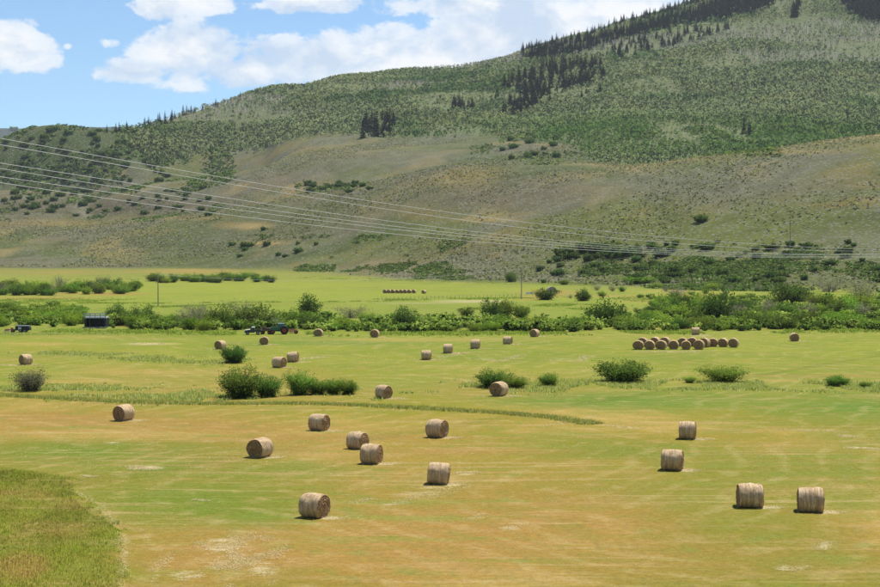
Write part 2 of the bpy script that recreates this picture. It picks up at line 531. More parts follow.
# ------------------------------------------------------------------ ground sheet
ys = np.concatenate([np.linspace(-180, 48, 14), np.geomspace(52, 1000, 440), np.geomspace(1006, 3600, 230), np.geomspace(3650, 9600, 44)])
us = np.concatenate([np.linspace(-2300, -230, 20), np.arange(-200, 1081, 4.0), np.linspace(1110, 3200, 20)])
GY, GU = np.meshgrid(ys, us, indexing='ij')
GX = (GU - 440) / F * np.maximum(GY, 60.0)
GZ = height(GX, GY)
gc, gt = paint(GX, GY, GZ)
nr, nc = GY.shape
idx = np.arange(nr * nc).reshape(nr, nc)
gf = np.stack([idx[:-1, :-1], idx[:-1, 1:], idx[1:, 1:], idx[1:, :-1]], -1).reshape(-1, 4)
gme = np_mesh('ground', np.stack([GX, GY, GZ], -1).reshape(-1, 3), gf, gc.reshape(-1, 3) * np.where(gt.reshape(-1, 1) > 0.5, np.array([[0.345, 0.345, 0.30]]), np.array([[0.475, 0.445, 0.285]])), True)
a = gme.attributes.new('mown', 'FLOAT', 'POINT')
a.data.foreach_set('value', (1 - bank(*uv_flat(GX, GY))).astype(np.float32).ravel())
a = gme.attributes.new('hill', 'FLOAT', 'POINT')
a.data.foreach_set('value', gt.astype(np.float32).ravel())

gm = bpy.data.materials.new('ground_cover')
gm.use_nodes = True
gm.node_tree.nodes.clear()
g = N(gm.node_tree)
pos = g.node('ShaderNodeNewGeometry').outputs['Position']
tint = g.node('ShaderNodeAttribute', attribute_name='tint').outputs['Color']
pal = g.node('ShaderNodeAttribute', attribute_name='straw').outputs['Fac']
hil = g.node('ShaderNodeAttribute', attribute_name='hill').outputs['Fac']
flat = g.vmath('MULTIPLY', pos, (1, 1, 0.0))


def turned(ang, sx, sy):
    n = g.node('ShaderNodeMapping')
    g.put(n.inputs['Vector'], flat)
    n.inputs['Rotation'].default_value = (0, 0, ang)
    n.inputs['Scale'].default_value = (sx, sy, 1)
    return n.outputs[0]


# mown-swath streaks running off to the right, and cross-field streaks
st1 = g.noise(turned(rad(-64), 0.035, 0.62), 1.0, 4.0, 0.62, 0.4)
st2 = g.noise(turned(rad(4), 0.05, 0.5), 1.0, 4.0, 0.6, 0.5)
st3 = g.noise(turned(rad(40), 0.06, 0.9), 1.0, 3.0, 0.6, 0.4)
sel = g.ramp(g.noise(flat, 0.02, 2.0), 0.42, 0.58)
streak = g.math('ADD', g.math('MULTIPLY', st1, g.math('SUBTRACT', 1.0, sel)), g.math('MULTIPLY', st2, sel))
fine = g.noise(flat, 2.4, 4.0, 0.7)
finer = g.noise(flat, 9.0, 2.0, 0.7)
mott = g.noise(flat, 0.32, 4.0, 0.6)
fc = g.mix(g.ramp(streak, 0.50, 0.74, 0.0, 0.55), tint, (0.34, 0.235, 0.10))
sp = g.node('ShaderNodeSeparateXYZ'); g.put(sp.inputs[0], flat)
def rows(cx, cy, per, wob):
    ph = g.math('ADD', g.math('ADD', g.math('MULTIPLY', sp.outputs[0], cx), g.math('MULTIPLY', sp.outputs[1], cy)), g.math('MULTIPLY', g.noise(flat, 0.035, 2.0), wob))
    return g.math('ADD', g.math('MULTIPLY', g.math('SINE', g.math('MULTIPLY', ph, 2 * math.pi / per)), 0.5), 0.5)
rw = g.mix(sel, rows(0.90, -0.42, 3.6, 16.0), rows(0.80, 0.60, 4.2, 22.0))
rw = g.math('MULTIPLY', rw, g.noise(flat, 0.5, 4.0, 0.7))
mown = g.node('ShaderNodeAttribute', attribute_name='mown').outputs['Fac']
fc = g.mix(g.math('MULTIPLY', mown, g.ramp(rw, 0.34, 0.62, 0.0, 0.30)), fc, (0.36, 0.285, 0.12))
fc = g.mix(g.math('MULTIPLY', mown, g.ramp(rw, 0.16, 0.04, 0.0, 0.16)), fc, (0.155, 0.16, 0.035))
fc = g.mix(g.ramp(st3, 0.56, 0.78, 0.0, 0.5), fc, (0.40, 0.29, 0.13))
fc = g.mix(g.ramp(streak, 0.50, 0.28, 0.0, 0.55), fc, (0.145, 0.18, 0.025))
fc = g.mix(g.ramp(mott, 0.5, 0.72, 0.0, 0.4), fc, (0.30, 0.195, 0.07))
fc = g.mix(g.ramp(mott, 0.46, 0.30, 0.0, 0.45), fc, (0.125, 0.165, 0.025))
stn = g.math('ADD', g.math('MULTIPLY', g.noise(turned(rad(-30), 0.9, 2.2), 1.0, 5.0, 0.7, 0.6), 0.75), g.math('MULTIPLY', finer, 0.45))
fc = g.mix(g.ramp(g.math('ADD', stn, g.math('MULTIPLY', pal, 0.55)), 0.80, 1.12, 0.0, 0.85), fc, (0.44, 0.37, 0.22))
val = g.math('ADD', g.math('MULTIPLY', fine, 1.05), g.math('MULTIPLY', finer, 0.95))
fc = g.mix(1.0, fc, g.vmath('SCALE', (1, 1, 1), None, g.math('ADD', val, 0.0)), 'MULTIPLY')
# hills: sagebrush speckle over dry grass
vo = g.node('ShaderNodeTexVoronoi', feature='F1')
g.put(vo.inputs['Vector'], flat)
vo.inputs['Scale'].default_value = 0.42
spk = g.ramp(vo.outputs['Distance'], 0.50, 0.22)
hn = g.noise(flat, 0.055, 5.0, 0.65)
hn2 = g.noise(flat, 0.4, 4.0, 0.65)
spk = g.math('MULTIPLY', spk, g.ramp(hn, 0.34, 0.56, 0.2, 1.0))
vo2 = g.node('ShaderNodeTexVoronoi', feature='F1')
g.put(vo2.inputs['Vector'], flat)
vo2.inputs['Scale'].default_value = 0.16
spk2 = g.math('MULTIPLY', g.ramp(vo2.outputs['Distance'], 0.30, 0.14), g.ramp(hn, 0.46, 0.62))
hc = g.mix(g.ramp(hn2, 0.52, 0.78, 0.0, 0.35), tint, (0.185, 0.145, 0.065))
hc = g.mix(g.ramp(hn2, 0.46, 0.25, 0.0, 0.4), hc, (0.10, 0.115, 0.035))
hmul = g.math('ADD', -0.25, g.math('ADD', g.math('MULTIPLY', hn, 1.15), g.math('MULTIPLY', g.noise(flat, 0.9, 3.0, 0.7), 1.3)))
hc = g.mix(1.0, hc, g.vmath('SCALE', (1, 1, 1), None, hmul), 'MULTIPLY')
hc = g.mix(g.math('MULTIPLY', spk, 0.75), hc, (0.16, 0.16, 0.125))
hc = g.mix(g.math('MULTIPLY', spk2, 0.55), hc, (0.06, 0.075, 0.03))
base = g.mix(hil, fc, hc)
bs = g.node('ShaderNodeBsdfPrincipled')
g.put(bs.inputs['Base Color'], base)
bs.inputs['Roughness'].default_value = 0.95
bs.inputs['Specular IOR Level'].default_value = 0.1
bmp = g.node('ShaderNodeBump')
bmp.inputs['Strength'].default_value = 0.55
bmp.inputs['Distance'].default_value = 0.25
g.put(bmp.inputs['Height'], g.math('ADD', g.math('MULTIPLY', fine, 0.35), g.math('MULTIPLY', g.math('MULTIPLY', spk, hil), 2.0)))
g.put(bs.inputs['Normal'], bmp.outputs[0])
om = g.node('ShaderNodeOutputMaterial')
gm.node_tree.links.new(bs.outputs[0], om.inputs[0])
ground = link('ground', gme, gm)
tag(ground, 'hay meadows on the valley floor rising into sagebrush hills and a wooded mountain', 'ground', None, 'structure')


# ------------------------------------------------------------------ materials
def material(name, col, rough=0.8, var=0.25, scale=4.0, metal=0.0, spec=0.3, bump=0.0):
    m = bpy.data.materials.new(name)
    m.use_nodes = True
    g = N(m.node_tree)
    b = m.node_tree.nodes['Principled BSDF']
    tcn = g.node('ShaderNodeTexCoord').outputs['Object']
    n = g.noise(tcn, scale, 4.0, 0.6)
    c = tuple(float(k) for k in col)
    lo = tuple(k * (1 - var) for k in c); hi = tuple(min(1, k * (1 + var)) for k in c)
    g.put(b.inputs['Base Color'], g.mix(n, lo, hi))
    b.inputs['Roughness'].default_value = rough
    b.inputs['Metallic'].default_value = metal
    b.inputs['Specular IOR Level'].default_value = spec
    if bump:
        bp = g.node('ShaderNodeBump')
        bp.inputs['Strength'].default_value = bump
        g.put(bp.inputs['Height'], n)
        g.put(b.inputs['Normal'], bp.outputs[0])
    return m


def foliage(name, hue=0.04, val=0.3, trans=0.3, per_object=True):
    """leaf colour from the 'tint' attribute, shifted a little from plant to plant"""
    m = bpy.data.materials.new(name)
    m.use_nodes = True
    m.node_tree.nodes.clear()
    g = N(m.node_tree)
    c = g.node('ShaderNodeAttribute', attribute_name='tint').outputs['Color']
    if per_object:
        r = g.node('ShaderNodeObjectInfo').outputs['Random']
        hs = g.node('ShaderNodeHueSaturation')
        g.put(hs.inputs['Hue'], g.math('ADD', g.math('MULTIPLY', g.math('SUBTRACT', r, 0.5), hue), 0.5))
        r2 = g.math('FRACT', g.math('MULTIPLY', r, 17.31))
        g.put(hs.inputs['Value'], g.math('ADD', g.math('MULTIPLY', g.math('SUBTRACT', r2, 0.5), val), 1.0))
        g.put(hs.inputs['Color'], c)
        c = hs.outputs[0]
    d = g.node('ShaderNodeBsdfDiffuse'); g.put(d.inputs[0], c)
    t = g.node('ShaderNodeBsdfTranslucent'); g.put(t.inputs[0], c)
    x = g.node('ShaderNodeMixShader'); x.inputs[0].default_value = trans
    m.node_tree.links.new(d.outputs[0], x.inputs[1]); m.node_tree.links.new(t.outputs[0], x.inputs[2])
    o = g.node('ShaderNodeOutputMaterial')
    m.node_tree.links.new(x.outputs[0], o.inputs[0])
    return m


M_LEAF = foliage('willow_leaves', 0.05, 0.45, 0.42)
M_NEEDLE = foliage('conifer_needles', 0.02, 0.35, 0.12)
M_WOODS = foliage('woodland', 0, 0, 0.42, False)
M_GRASS = foliage('tall_grass', 0, 0, 0.35, False)
M_STRAW = foliage('dry_straw', 0, 0, 0.2, False)
M_BARK = material('bark', (0.16, 0.13, 0.10), 0.9, 0.4, 6)
M_TWIG = material('grey_twigs', (0.26, 0.23, 0.19), 0.9, 0.3, 6)


# ------------------------------------------------------------------ plants
def quads_to(verts_per):
    n = len(verts_per)
    return verts_per.reshape(-1, 3), np.arange(n * 4).reshape(n, 4)


def leaf_quads(c, ax, ln, wd, r):
    """rhombic leaves at centres c, long axis ax, random roll"""
    n = len(c)
    ax = ax / np.linalg.norm(ax, axis=1, keepdims=True)
    rv = r.normal(size=(n, 3))
    sd = np.cross(ax, rv); sd /= np.linalg.norm(sd, axis=1, keepdims=True) + 1e-9
    ln = np.broadcast_to(np.asarray(ln), (n,))[:, None]; wd = np.broadcast_to(np.asarray(wd), (n,))[:, None]
    return np.stack([c - ax * ln / 2, c + sd * wd / 2, c + ax * ln / 2, c - sd * wd / 2], 1)


def shrub_mesh(name, seed, leaves, col, col2, spread=0.95, leaf=0.062, thin=0.42, stems=70, gap=0.0):
    """many-stemmed willow, one unit wide and one unit tall"""
    r = np.random.default_rng(seed)
    az = r.uniform(0, 2 * math.pi, stems)
    til = np.sqrt(r.uniform(0, 1, stems)) * spread
    lob = 0.80 + 0.20 * np.sin(az * r.integers(2, 4) + r.uniform(0, 6)) + r.normal(0, 0.10, stems)
    length = np.clip(lob, 0.5, 1.15)
    tipx = 0.5 * np.sin(til) / math.sin(max(spread, 0.6)) * length
    tipz = (0.25 + 0.75 * np.cos(til * 1.12)) * length
    b = np.stack([0.13 * np.cos(az) * r.uniform(0, 1, stems), 0.13 * np.sin(az) * r.uniform(0, 1, stems), np.zeros(stems)], 1)
    tip = np.stack([tipx * np.cos(az), tipx * np.sin(az), tipz], 1)
    k = r.integers(0, stems, leaves)
    t = r.uniform(0.05 + gap, 1, leaves) ** 0.9
    c = b[k] + (tip - b)[k] * t[:, None]
    c[:, 2] += 0.10 * np.sin(t * math.pi)              # stems arch
    sp = 0.035 + 0.055 * np.sin(np.clip(t, 0, 1) * math.pi)
    c += r.normal(size=(leaves, 3)) * sp[:, None]
    c[:, 2] = np.abs(c[:, 2]) + 0.01
    ax = (tip - b)[k] * 0.7 + r.normal(size=(leaves, 3)) * 0.33
    ax[:, 2] += 0.25
    q = leaf_quads(c, ax, leaf * r.uniform(0.7, 1.3, leaves), leaf * thin * r.uniform(0.7, 1.3, leaves), r)
    v, f = quads_to(q)
    mix = np.clip(r.uniform(0, 1, leaves) * 0.7 + 0.35 * (r.uniform(size=stems)[k]), 0, 1)[:, None]
    cl = np.asarray(col) * (1 - mix) + np.asarray(col2) * mix
    cl = cl * r.uniform(0.8, 1.2, (leaves, 1))
    nm = (c - np.array([0, 0, 0.22])) * np.array([1.6, 1.6, 1.0]) + np.array([0, 0, 0.25]) + r.normal(size=(leaves, 3)) * 0.22
    me = np_mesh(name, v, f, np.repeat(cl, 4, axis=0), False, np.repeat(nm, 4, axis=0))
    # stems
    mb = MB()
    for i in range(0, stems, 3):
        mid = b[i] + (tip[i] - b[i]) * 0.5; mid[2] += 0.09
        mb.tube(b[i], mid, 0.008, 0.005, 4).tube(mid, tip[i], 0.005, 0.002, 4)
    return me, mb.mesh(name + '_stem')


A = lambda r, gg, b: tuple(float(k) for k in srgb(r, gg, b))
BRIGHT = (A(92, 120, 36), A(130, 158, 54)); DARK = (A(58, 80, 34), A(86, 110, 46)); MID = (A(76, 102, 38), A(112, 138, 52))
GREY = (A(88, 94, 66), A(126, 126, 98)); SCRUB = (A(62, 84, 40), A(88, 110, 52))
VAR = {'bright': [], 'dark': [], 'mid': [], 'grey': [], 'scrub': []}
for i in range(4):
    VAR['bright'].append(shrub_mesh('willow_foliage', 100 + i, 2600, *BRIGHT, spread=0.85 + 0.1 * i))
    VAR['dark'].append(shrub_mesh('willow_foliage', 200 + i, 2800, *DARK, spread=0.9 + 0.08 * i))
    VAR['mid'].append(shrub_mesh('willow_foliage', 300 + i, 2700, *MID, spread=0.9 + 0.08 * i))
for i in range(3):
    VAR['grey'].append(shrub_mesh('willow_foliage', 400 + i, 1300, *GREY, leaf=0.06, thin=0.22, spread=0.8, gap=0.1))
    VAR['scrub'].append(shrub_mesh('scrub_foliage', 500 + i, 900, *SCRUB, leaf=0.15, thin=0.6, spread=1.0, stems=44))
ND = (A(66, 92, 38), A(98, 126, 52)); NM = (A(84, 112, 42), A(122, 150, 58))
NEARV = {'dark': [shrub_mesh('willow_foliage', 610 + i, 8500, *ND, leaf=0.05, spread=0.85, stems=130) for i in range(2)],
         'mid': [shrub_mesh('willow_foliage', 620 + i, 7500, *NM, leaf=0.05, spread=0.75, stems=120) for i in range(2)],
         'grey': [shrub_mesh('willow_foliage', 630, 5200, *GREY, leaf=0.055, thin=0.3, spread=0.85, stems=100, gap=0.02)]}
pick_i = [0]


def plant(name, base, w, h, kind, label, cat, group=None, near=False, stems=True, yaw=None):
    fam = (NEARV if near else VAR)[kind]
    pick_i[0] += 1
    me, sme = fam[pick_i[0] % len(fam)]
    o = link(name, me, M_LEAF)
    o.location = (base[0], base[1], base[2] - (0.16 if kind == 'scrub' else 0.09) * h)
    o.scale = (w, w, h)
    o.rotation_euler = (0, 0, random.uniform(0, 6.28) if yaw is None else yaw)
    tag(o, label, cat, group)
    if stems:
        link('stem', sme, M_TWIG if kind == 'grey' else M_BARK, o)
    return o


def shrubs_at(lst, near=False, name='willow_shrub', cat='shrub'):
    P = at([q[0] for q in lst], [q[1] for q in lst])
    for q, p in zip(lst, P):
        s = p[1] / F
        plant(name, p, q[2] * s * (1.3 if near else 1.2), q[3] * s * (0.94 if near else 1.05), q[4], q[5], cat, q[6] if len(q) > 6 else None, near)


# shrubs standing alone in the hay fields
shrubs_at([
    (30, 391, 34, 25, 'grey', 'grey-green twiggy willow bush below the leftmost bale at the left edge'),
    (234, 363, 25, 20, 'dark', 'round green bush overlapping a bale behind it, alone above the large dark bush pair'),
    (240, 398, 40, 35, 'dark', 'largest dark green bush of the mid field, taller left half of a touching pair'),
    (267, 397, 28, 25, 'dark', 'dark green bush leaning on the right side of the largest mid-field bush'),
    (299, 395, 27, 28, 'mid', 'tall upright green bush at the left end of a low row of bushes'),
    (317, 394.5, 24, 18, 'mid', 'low green bush next to the tall bush at the left end of the row'),
    (333, 394.5, 22, 18, 'mid', 'low green bush second from the right end of the row'),
    (348, 394.5, 20, 17, 'mid', 'low bright bush at the right end of the row left of a bale'),
    (494, 387.5, 33, 20, 'dark', 'wide dark bush directly behind a bale in the middle of the weedy ditch'),
    (516, 388.5, 24, 14, 'mid', 'low green bush touching the right side of the dark bush behind the bale'),
    (549, 386.5, 20, 15, 'mid', 'small round green bush standing alone right of the bush behind the bale'),
    (624, 382, 52, 25, 'dark', 'broad dome-shaped green bush alone in the ditch below the row of gathered bales'),
    (724, 382.5, 40, 19, 'mid', 'broad low green bush in the ditch right of the dome-shaped bush'),
    (690, 383, 12, 7, 'mid', 'tiny green bush in the ditch left of the broad low bush'),
    (838, 386, 26, 12, 'mid', 'small low green bush in the ditch near the right edge'),
    (866, 388, 12, 7, 'mid', 'rightmost tiny bush of the ditch at the right edge'),
], near=True)

# big shrubs of the creek belt that stand out
shrubs_at([
    (116, 320, 30, 17, 'dark', 'dark rounded willow against the right end of the small bridge'),
    (141, 324, 24, 22, 'dark', 'dark willow second to the right of the small bridge'),
    (148, 327, 22, 10, 'bright', 'low bright willow in front of the dark willows right of the bridge'),
    (203, 331, 22, 13, 'bright', 'round bright willow at the front of the belt, left of the parked machines'),
    (221, 326, 28, 23, 'dark', 'tall dark willow left of the parked truck at the back of the belt'),
    (256, 327, 50, 26, 'dark', 'very dark wide willow directly behind the parked truck'),
    (243, 320, 26, 22, 'grey', 'grey bare-branched willow rising behind the dark willow by the truck'),
    (196, 318, 30, 17, 'grey', 'pale grey leafless willow left of the dark willows by the truck'),
    (310, 317, 28, 24, 'dark', 'tallest dark green willow behind and right of the tractor'),
    (405, 328, 30, 25, 'dark', 'single tall dark round willow behind the bale at mid left of the belt'),
    (352, 318, 38, 14, 'grey', 'wide greyish willow between the tallest willow and the single round one'),
    (467, 318, 16, 13, 'dark', 'small round dark willow left of the ragged willow clump at the centre'),
    (493, 319, 28, 21, 'dark', 'ragged dark willow at the left of the centre clump'),
    (505, 318, 26, 23, 'mid', 'tall willow with an open crown in the centre clump'),
    (521, 318, 20, 16, 'mid', 'willow at the right end of the centre clump'),
    (545, 300, 26, 14, 'dark', 'dark willow clump by itself on the far meadow beyond the belt, right of the pole'),
    (583, 301, 20, 13, 'dark', 'dark round willow at the far meadow edge left of the grey sage clump'),
    (511, 282, 13, 12, 'dark', 'dark round bush at the foot of the hill next to the middle utility pole'),
    (606, 325, 44, 30, 'dark', 'big dark willow at the left end of the right-hand belt'),
    (672, 314, 32, 14, 'dark', 'dark flat-topped willow above the row of gathered bales'),
    (714, 321, 46, 32, 'dark', 'largest dark willow above the right end of the gathered bales'),
    (791, 305, 40, 26, 'dark', 'largest dark willow at the back of the right-hand belt'),
    (848, 314, 30, 22, 'bright', 'rounded bright willow near the right edge of the belt'),
    (640, 283, 40, 8, 'bright', 'low light green willow patch at the foot of the right-hand hill'),
    (676, 296, 32, 10, 'grey', 'silver-grey sage clump at the foot of the right-hand hill'),
    (830, 292, 34, 15, 'grey', 'bare grey shrub mass beyond the largest dark willow near the right edge'),
    (862, 300, 38, 18, 'grey', 'bare grey-purple shrub at the right edge at the hill foot'),
], name='willow_shrub')

ZONES = [  # x0,x1,y0,y1,hmin,hmax,n,kinds,label,group
    (-15, 84, 309, 327, 9, 15, 26, ['bright', 'bright', 'mid'], 'willow in the %s of the thicket left of the bridge', 'willows in the thicket left of the bridge'),
    (-5, 136, 284, 295.5, 9, 13, 34, ['mid', 'mid', 'bright', 'dark', 'grey'], 'willow in the %s of the far left grove', 'willows of the far left grove'),
    (150, 275, 276.5, 283, 6, 9.5, 26, ['bright', 'mid', 'dark'], 'willow in the %s of the far meadow hedge', 'willows along the far left meadow'),
    (115, 335, 320, 330, 8, 18, 24, ['mid', 'dark', 'bright', 'grey'], 'willow in the %s of the belt behind the tractor', 'willows behind the parked machines'),
    (320, 590, 321, 332, 5, 14, 38, ['bright', 'bright', 'mid'], 'willow in the %s of the central creek belt', 'willows in the middle of the belt'),
    (588, 885, 318, 331, 7, 16, 46, ['bright', 'mid', 'dark'], 'willow in the %s of the right belt front rank', 'willows in the front of the right belt'),
    (640, 885, 296, 318, 7, 17, 44, ['mid', 'bright', 'dark', 'grey'], 'willow in the %s of the right belt back ranks', 'willows in the back of the right belt'),
    (560, 760, 284, 299, 4, 8, 20, ['bright', 'mid', 'grey'], 'willow in the %s between right belt and hill', 'willows between the belt and the hill'),
]
zr = random.Random(11)
LOOK = {'bright': 'bright yellow-green', 'mid': 'mid-green', 'dark': 'dark green', 'grey': 'greyish twiggy', 'scrub': 'dark'}


def third(x, x0, x1):
    return ('left part', 'middle', 'right part')[min(2, max(0, int(3 * (x - x0) / (x1 - x0))))]


for (x0, x1, y0, y1, h0, h1, n, kinds, lab, grp) in ZONES:
    L = []
    for i in range(n):
        x = x0 + (x1 - x0) * (i + zr.uniform(0, 1)) / n
        h = zr.uniform(h0, h1)
        kd = zr.choice(kinds)
        L.append((x, y0 + (y1 - y0) * math.sqrt(zr.uniform(0, 1)), h * zr.uniform(1.3, 2.1), h, kd,
                  ('tall ' if h > h0 + 0.6 * (h1 - h0) else 'low ') + LOOK[kd] + ' ' + lab % third(x, x0, x1), grp))
    shrubs_at(L)

HZ = [
    (540, 885, 240, 284, 4, 9, 88, 'scrub oak in the %s of the lower right-hand hillside', 'scrub oaks on the right-hand hill', None),
    (560, 640, 250, 262, 8, 13, 14, 'scrub oak in the %s of the row under the power lines', 'large scrub oaks under the power lines', None),
    (0, 215, 188, 216, 3, 6, 60, 'scrub oak in the %s of the brown slope at left', 'scrub oaks on the left brown slope', None),
    (305, 372, 184, 193, 4, 6, 18, 'scrub oak in the %s of the dark band at left centre', 'scrub oaks in the crest band', None),
    (5, 170, 128, 184, 3, 5.5, 84, 'scrub oak in the %s of the far left knoll', 'scrub oaks on the left knoll', None),
    (500, 560, 136, 160, 4, 7, 16, 'scrub oak in the %s of the grass above the sage hill', 'scrub oaks at the centre', None),
    (225, 300, 230, 262, 3, 6, 12, 'scrub oak in the %s of the low sage slope at left', 'scrub oaks on the low sage slope', None)]
for (x0, x1, y0, y1, h0, h1, n, lab, grp, _) in HZ:
    L = []
    for i in range(n):
        x = zr.uniform(x0, x1)
        lo = y0
        if x0 == 540:
            lo = np.interp(x, [540, 600, 700, 885], [262, 250, 240, 240])
        h = zr.uniform(h0, h1)
        L.append((x, zr.uniform(lo, y1), h * zr.uniform(1.3, 2.6), h, 'scrub',
                  ('larger ' if h > h0 + 0.5 * (h1 - h0) else 'smaller ') + lab % third(x, x0, x1), grp))
    P = at([q[0] for q in L], [q[1] for q in L])
    for q, p in zip(L, P):
        s = p[1] / F
        plant('scrub_oak', p, q[2] * s, q[3] * s, 'scrub', q[5], 'shrub', q[6], False, False)
shrubs_at([(316.0 - 0, 245, 5, 4, 'scrub', 'small dark bush alone on the sage slope left of centre'),
           (701, 222, 15, 9, 'scrub', 'large dark bush alone high on the right-hand sage slope')], name='scrub_oak')


STANDS = []


# conifers
def conifer_mesh(seed, rad_=0.15, tiers=12):
    r = np.random.default_rng(seed)
    V = []; C = []
    for i in range(tiers):
        t = i / (tiers - 1)
        z = 0.10 + 0.86 * t
        R = rad_ * (1 - t) ** 0.85 + 0.012
        k = max(4, int(9 * (1 - t) + 4))
        a = r.uniform(0, 6.28) + np.arange(k) * 2 * math.pi / k + r.normal(0, 0.25, k)
        L = R * r.uniform(0.65, 1.25, k)
        dr = 0.055 * (1 - 0.5 * t)
        ca, sa = np.cos(a), np.sin(a)
        wv = 0.55 * L
        p0 = np.stack([0 * a, 0 * a, z + 0.03 + 0 * a], 1)
        p2 = np.stack([L * ca, L * sa, z - dr * r.uniform(0.5, 1.4, k)], 1)
        m = (p0 + p2) / 2
        sd = np.stack([-sa * wv, ca * wv, 0 * a], 1)
        m1 = m + sd; m2 = m - sd
        m1[:, 2] -= 0.012; m2[:, 2] -= 0.012
        V.append(np.stack([p0, m1, p2, m2], 1))
        C.append(r.uniform(0.7, 1.3, k))
    V = np.concatenate(V); C = np.concatenate(C)
    v, f = quads_to(V)
    nm = v - np.array([0, 0, 0.35]) * 1.0
    nm = np.stack([v[:, 0] * 5, v[:, 1] * 5, 0.55 + 0 * v[:, 0]], 1) + r.normal(size=v.shape) * 0.15
    return v, f, np.repeat(C, 4), nm


CON = [conifer_mesh(900 + i, 0.125 + 0.02 * i) for i in range(4)]
CGREEN = np.array(A(40, 72, 48)); CRUST = np.array(A(196, 108, 92))
CME = [np_mesh('conifer_crown', v, f, CGREEN[None] * c[:, None], False, q) for v, f, c, q in CON]
CRED = [np_mesh('conifer_crown', v, f, CRUST[None] * c[:, None], False, q) for v, f, c, q in CON]
tb = MB().tube((0, 0, -0.05), (0, 0, 0.75), 0.012, 0.004, 5)
TRK = tb.mesh('conifer_trunk')


def conifers(pts, lab, grp, hs, red=0.0, redlab=None):
    P = at([p[0] for p in pts], [p[1] for p in pts])
    for p in P:
        isr = zr.random() < red
        o = link('conifer', zr.choice(CRED if isr else CME), M_NEEDLE)
        h = zr.uniform(*hs) * p[1] / F
        o.location = (p[0], p[1], p[2] - 0.3)
        k = zr.uniform(1.15, 1.6)
        o.scale = (h * k, h * k, h)
        o.rotation_euler = (0, 0, zr.uniform(0, 6.28))
        tag(o, redlab if isr else lab, 'conifer tree', grp + (' gone red' if isr else ''))
        link('trunk', TRK, M_BARK, o)


def within(poly, n, sd):
    r = random.Random(sd); out = []
    STANDS.append(poly)
    xs = [p[0] for p in poly]; ysx = [p[1] for p in poly]
    while len(out) < n:
        x = r.uniform(min(xs), max(xs)); y = r.uniform(min(ysx), max(ysx))
        ins = False
        for i in range(len(poly)):
            (x1, y1), (x2, y2) = poly[i], poly[i - 1]
            if (y1 > y) != (y2 > y) and x < (x2 - x1) * (y - y1) / (y2 - y1) + x1:
                ins = not ins
        if ins: out.append((x, y))
    return out


conifers(within([(358, 139), (365, 128), (380, 118), (396, 122), (392, 136), (375, 142)], 22, 1), 'dark spruce in the isolated stand left of the mountain centre', 'spruces in the isolated stand', (15, 22))
conifers(within([(439, 112), (440, 108), (474, 106), (474, 112)], 11, 2), 'dark spruce in the short row right of the isolated stand', 'spruces in the short row', (11, 15))
conifers(within([(502, 119), (506, 105), (536, 96), (537, 110), (515, 118)], 34, 3), 'tall dark spruce in the lower stand at the mountain centre', 'spruces in the lower centre stand', (12, 18))
conifers(within([(500, 88), (512, 78), (560, 66), (603, 66), (604, 80), (575, 90), (545, 97), (505, 92)], 150, 4), 'dark spruce in the large upper stand at the mountain centre', 'spruces in the large upper stand', (11, 16), 0.2, 'dead reddish spruce among the green ones of the large upper stand')
conifers([(743, 134), (748.5, 136)], 'tall dark spruce of the lone pair on the right mountain flank', 'lone pair of spruces', (17, 19))
conifers([(679, 69)], 'single small dark spruce alone on the upper right mountain flank', 'lone spruce', (9, 10))
conifers([(822, 131)], 'dark spruce at the edge of the green brush low on the right mountain flank', 'spruce by the brush', (11, 12))
conifers([(497, 97)], 'broad dark spruce alone between the two centre stands', 'spruce between the stands', (11, 12))
conifers([(437, 104), (412, 118), (416, 115), (404, 121)], 'small dark spruce standing apart between the isolated stand and the short row', 'spruces standing apart', (7, 11))
SKX = [x + zr.uniform(-2, 2) for x in
       (106, 116, 122, 126, 127, 136, 140, 146, 150, 153, 158, 162, 165, 170, 172, 175, 179, 182, 186, 187, 192, 197, 203, 208, 215, 218, 232, 243)]
sk = [(x, float(y) + zr.uniform(0.3, 1.5)) for x, y in zip(SKX, skyline(SKX))]
conifers(sk, 'small conifer standing up on the left skyline', 'conifers on the left skyline', (6, 12))
SKX = [262, 264, 266, 268, 271, 274, 278, 282, 287, 300, 304, 307]
sk = [(x, float(y) + zr.uniform(0.3, 3)) for x, y in zip(SKX, skyline(SKX))]
conifers(sk, 'conifer on the small skyline bump above the left slope', 'conifers on the skyline bump', (4, 7))
conifers(within([(480, 100), (560, 98), (600, 88), (600, 96), (560, 106)], 16, 8), 'conifer scattered in the aspens below the large upper stand', 'conifers in the aspens', (6, 10))


# ------------------------------------------------------------------ masses nobody could count
def replicate(base_v, base_f, base_c, base_n, pos, sc, yaw, col):
    """many copies of a small mesh as arrays; col (N,3) multiplies base_c (V,)"""
    n = len(pos); nv = len(base_v)
    ca, sa = np.cos(yaw)[:, None], np.sin(yaw)[:, None]
    bx, by, bz = base_v[None, :, 0] * sc[:, None, 0], base_v[None, :, 1] * sc[:, None, 0], base_v[None, :, 2] * sc[:, None, 1]
    v = np.stack([bx * ca - by * sa + pos[:, None, 0], bx * sa + by * ca + pos[:, None, 1], bz + pos[:, None, 2]], -1)
    f = base_f[None] + (np.arange(n) * nv)[:, None, None]
    c = base_c[None, :, None] * col[:, None, :]
    nx, ny, nz = base_n[None, :, 0], base_n[None, :, 1], base_n[None, :, 2] + 0 * ca
    q = np.stack([nx * ca - ny * sa, nx * sa + ny * ca, nz], -1)
    return v.reshape(-1, 3), f.reshape(-1, base_f.shape[1]), c.reshape(-1, 3), q.reshape(-1, 3)


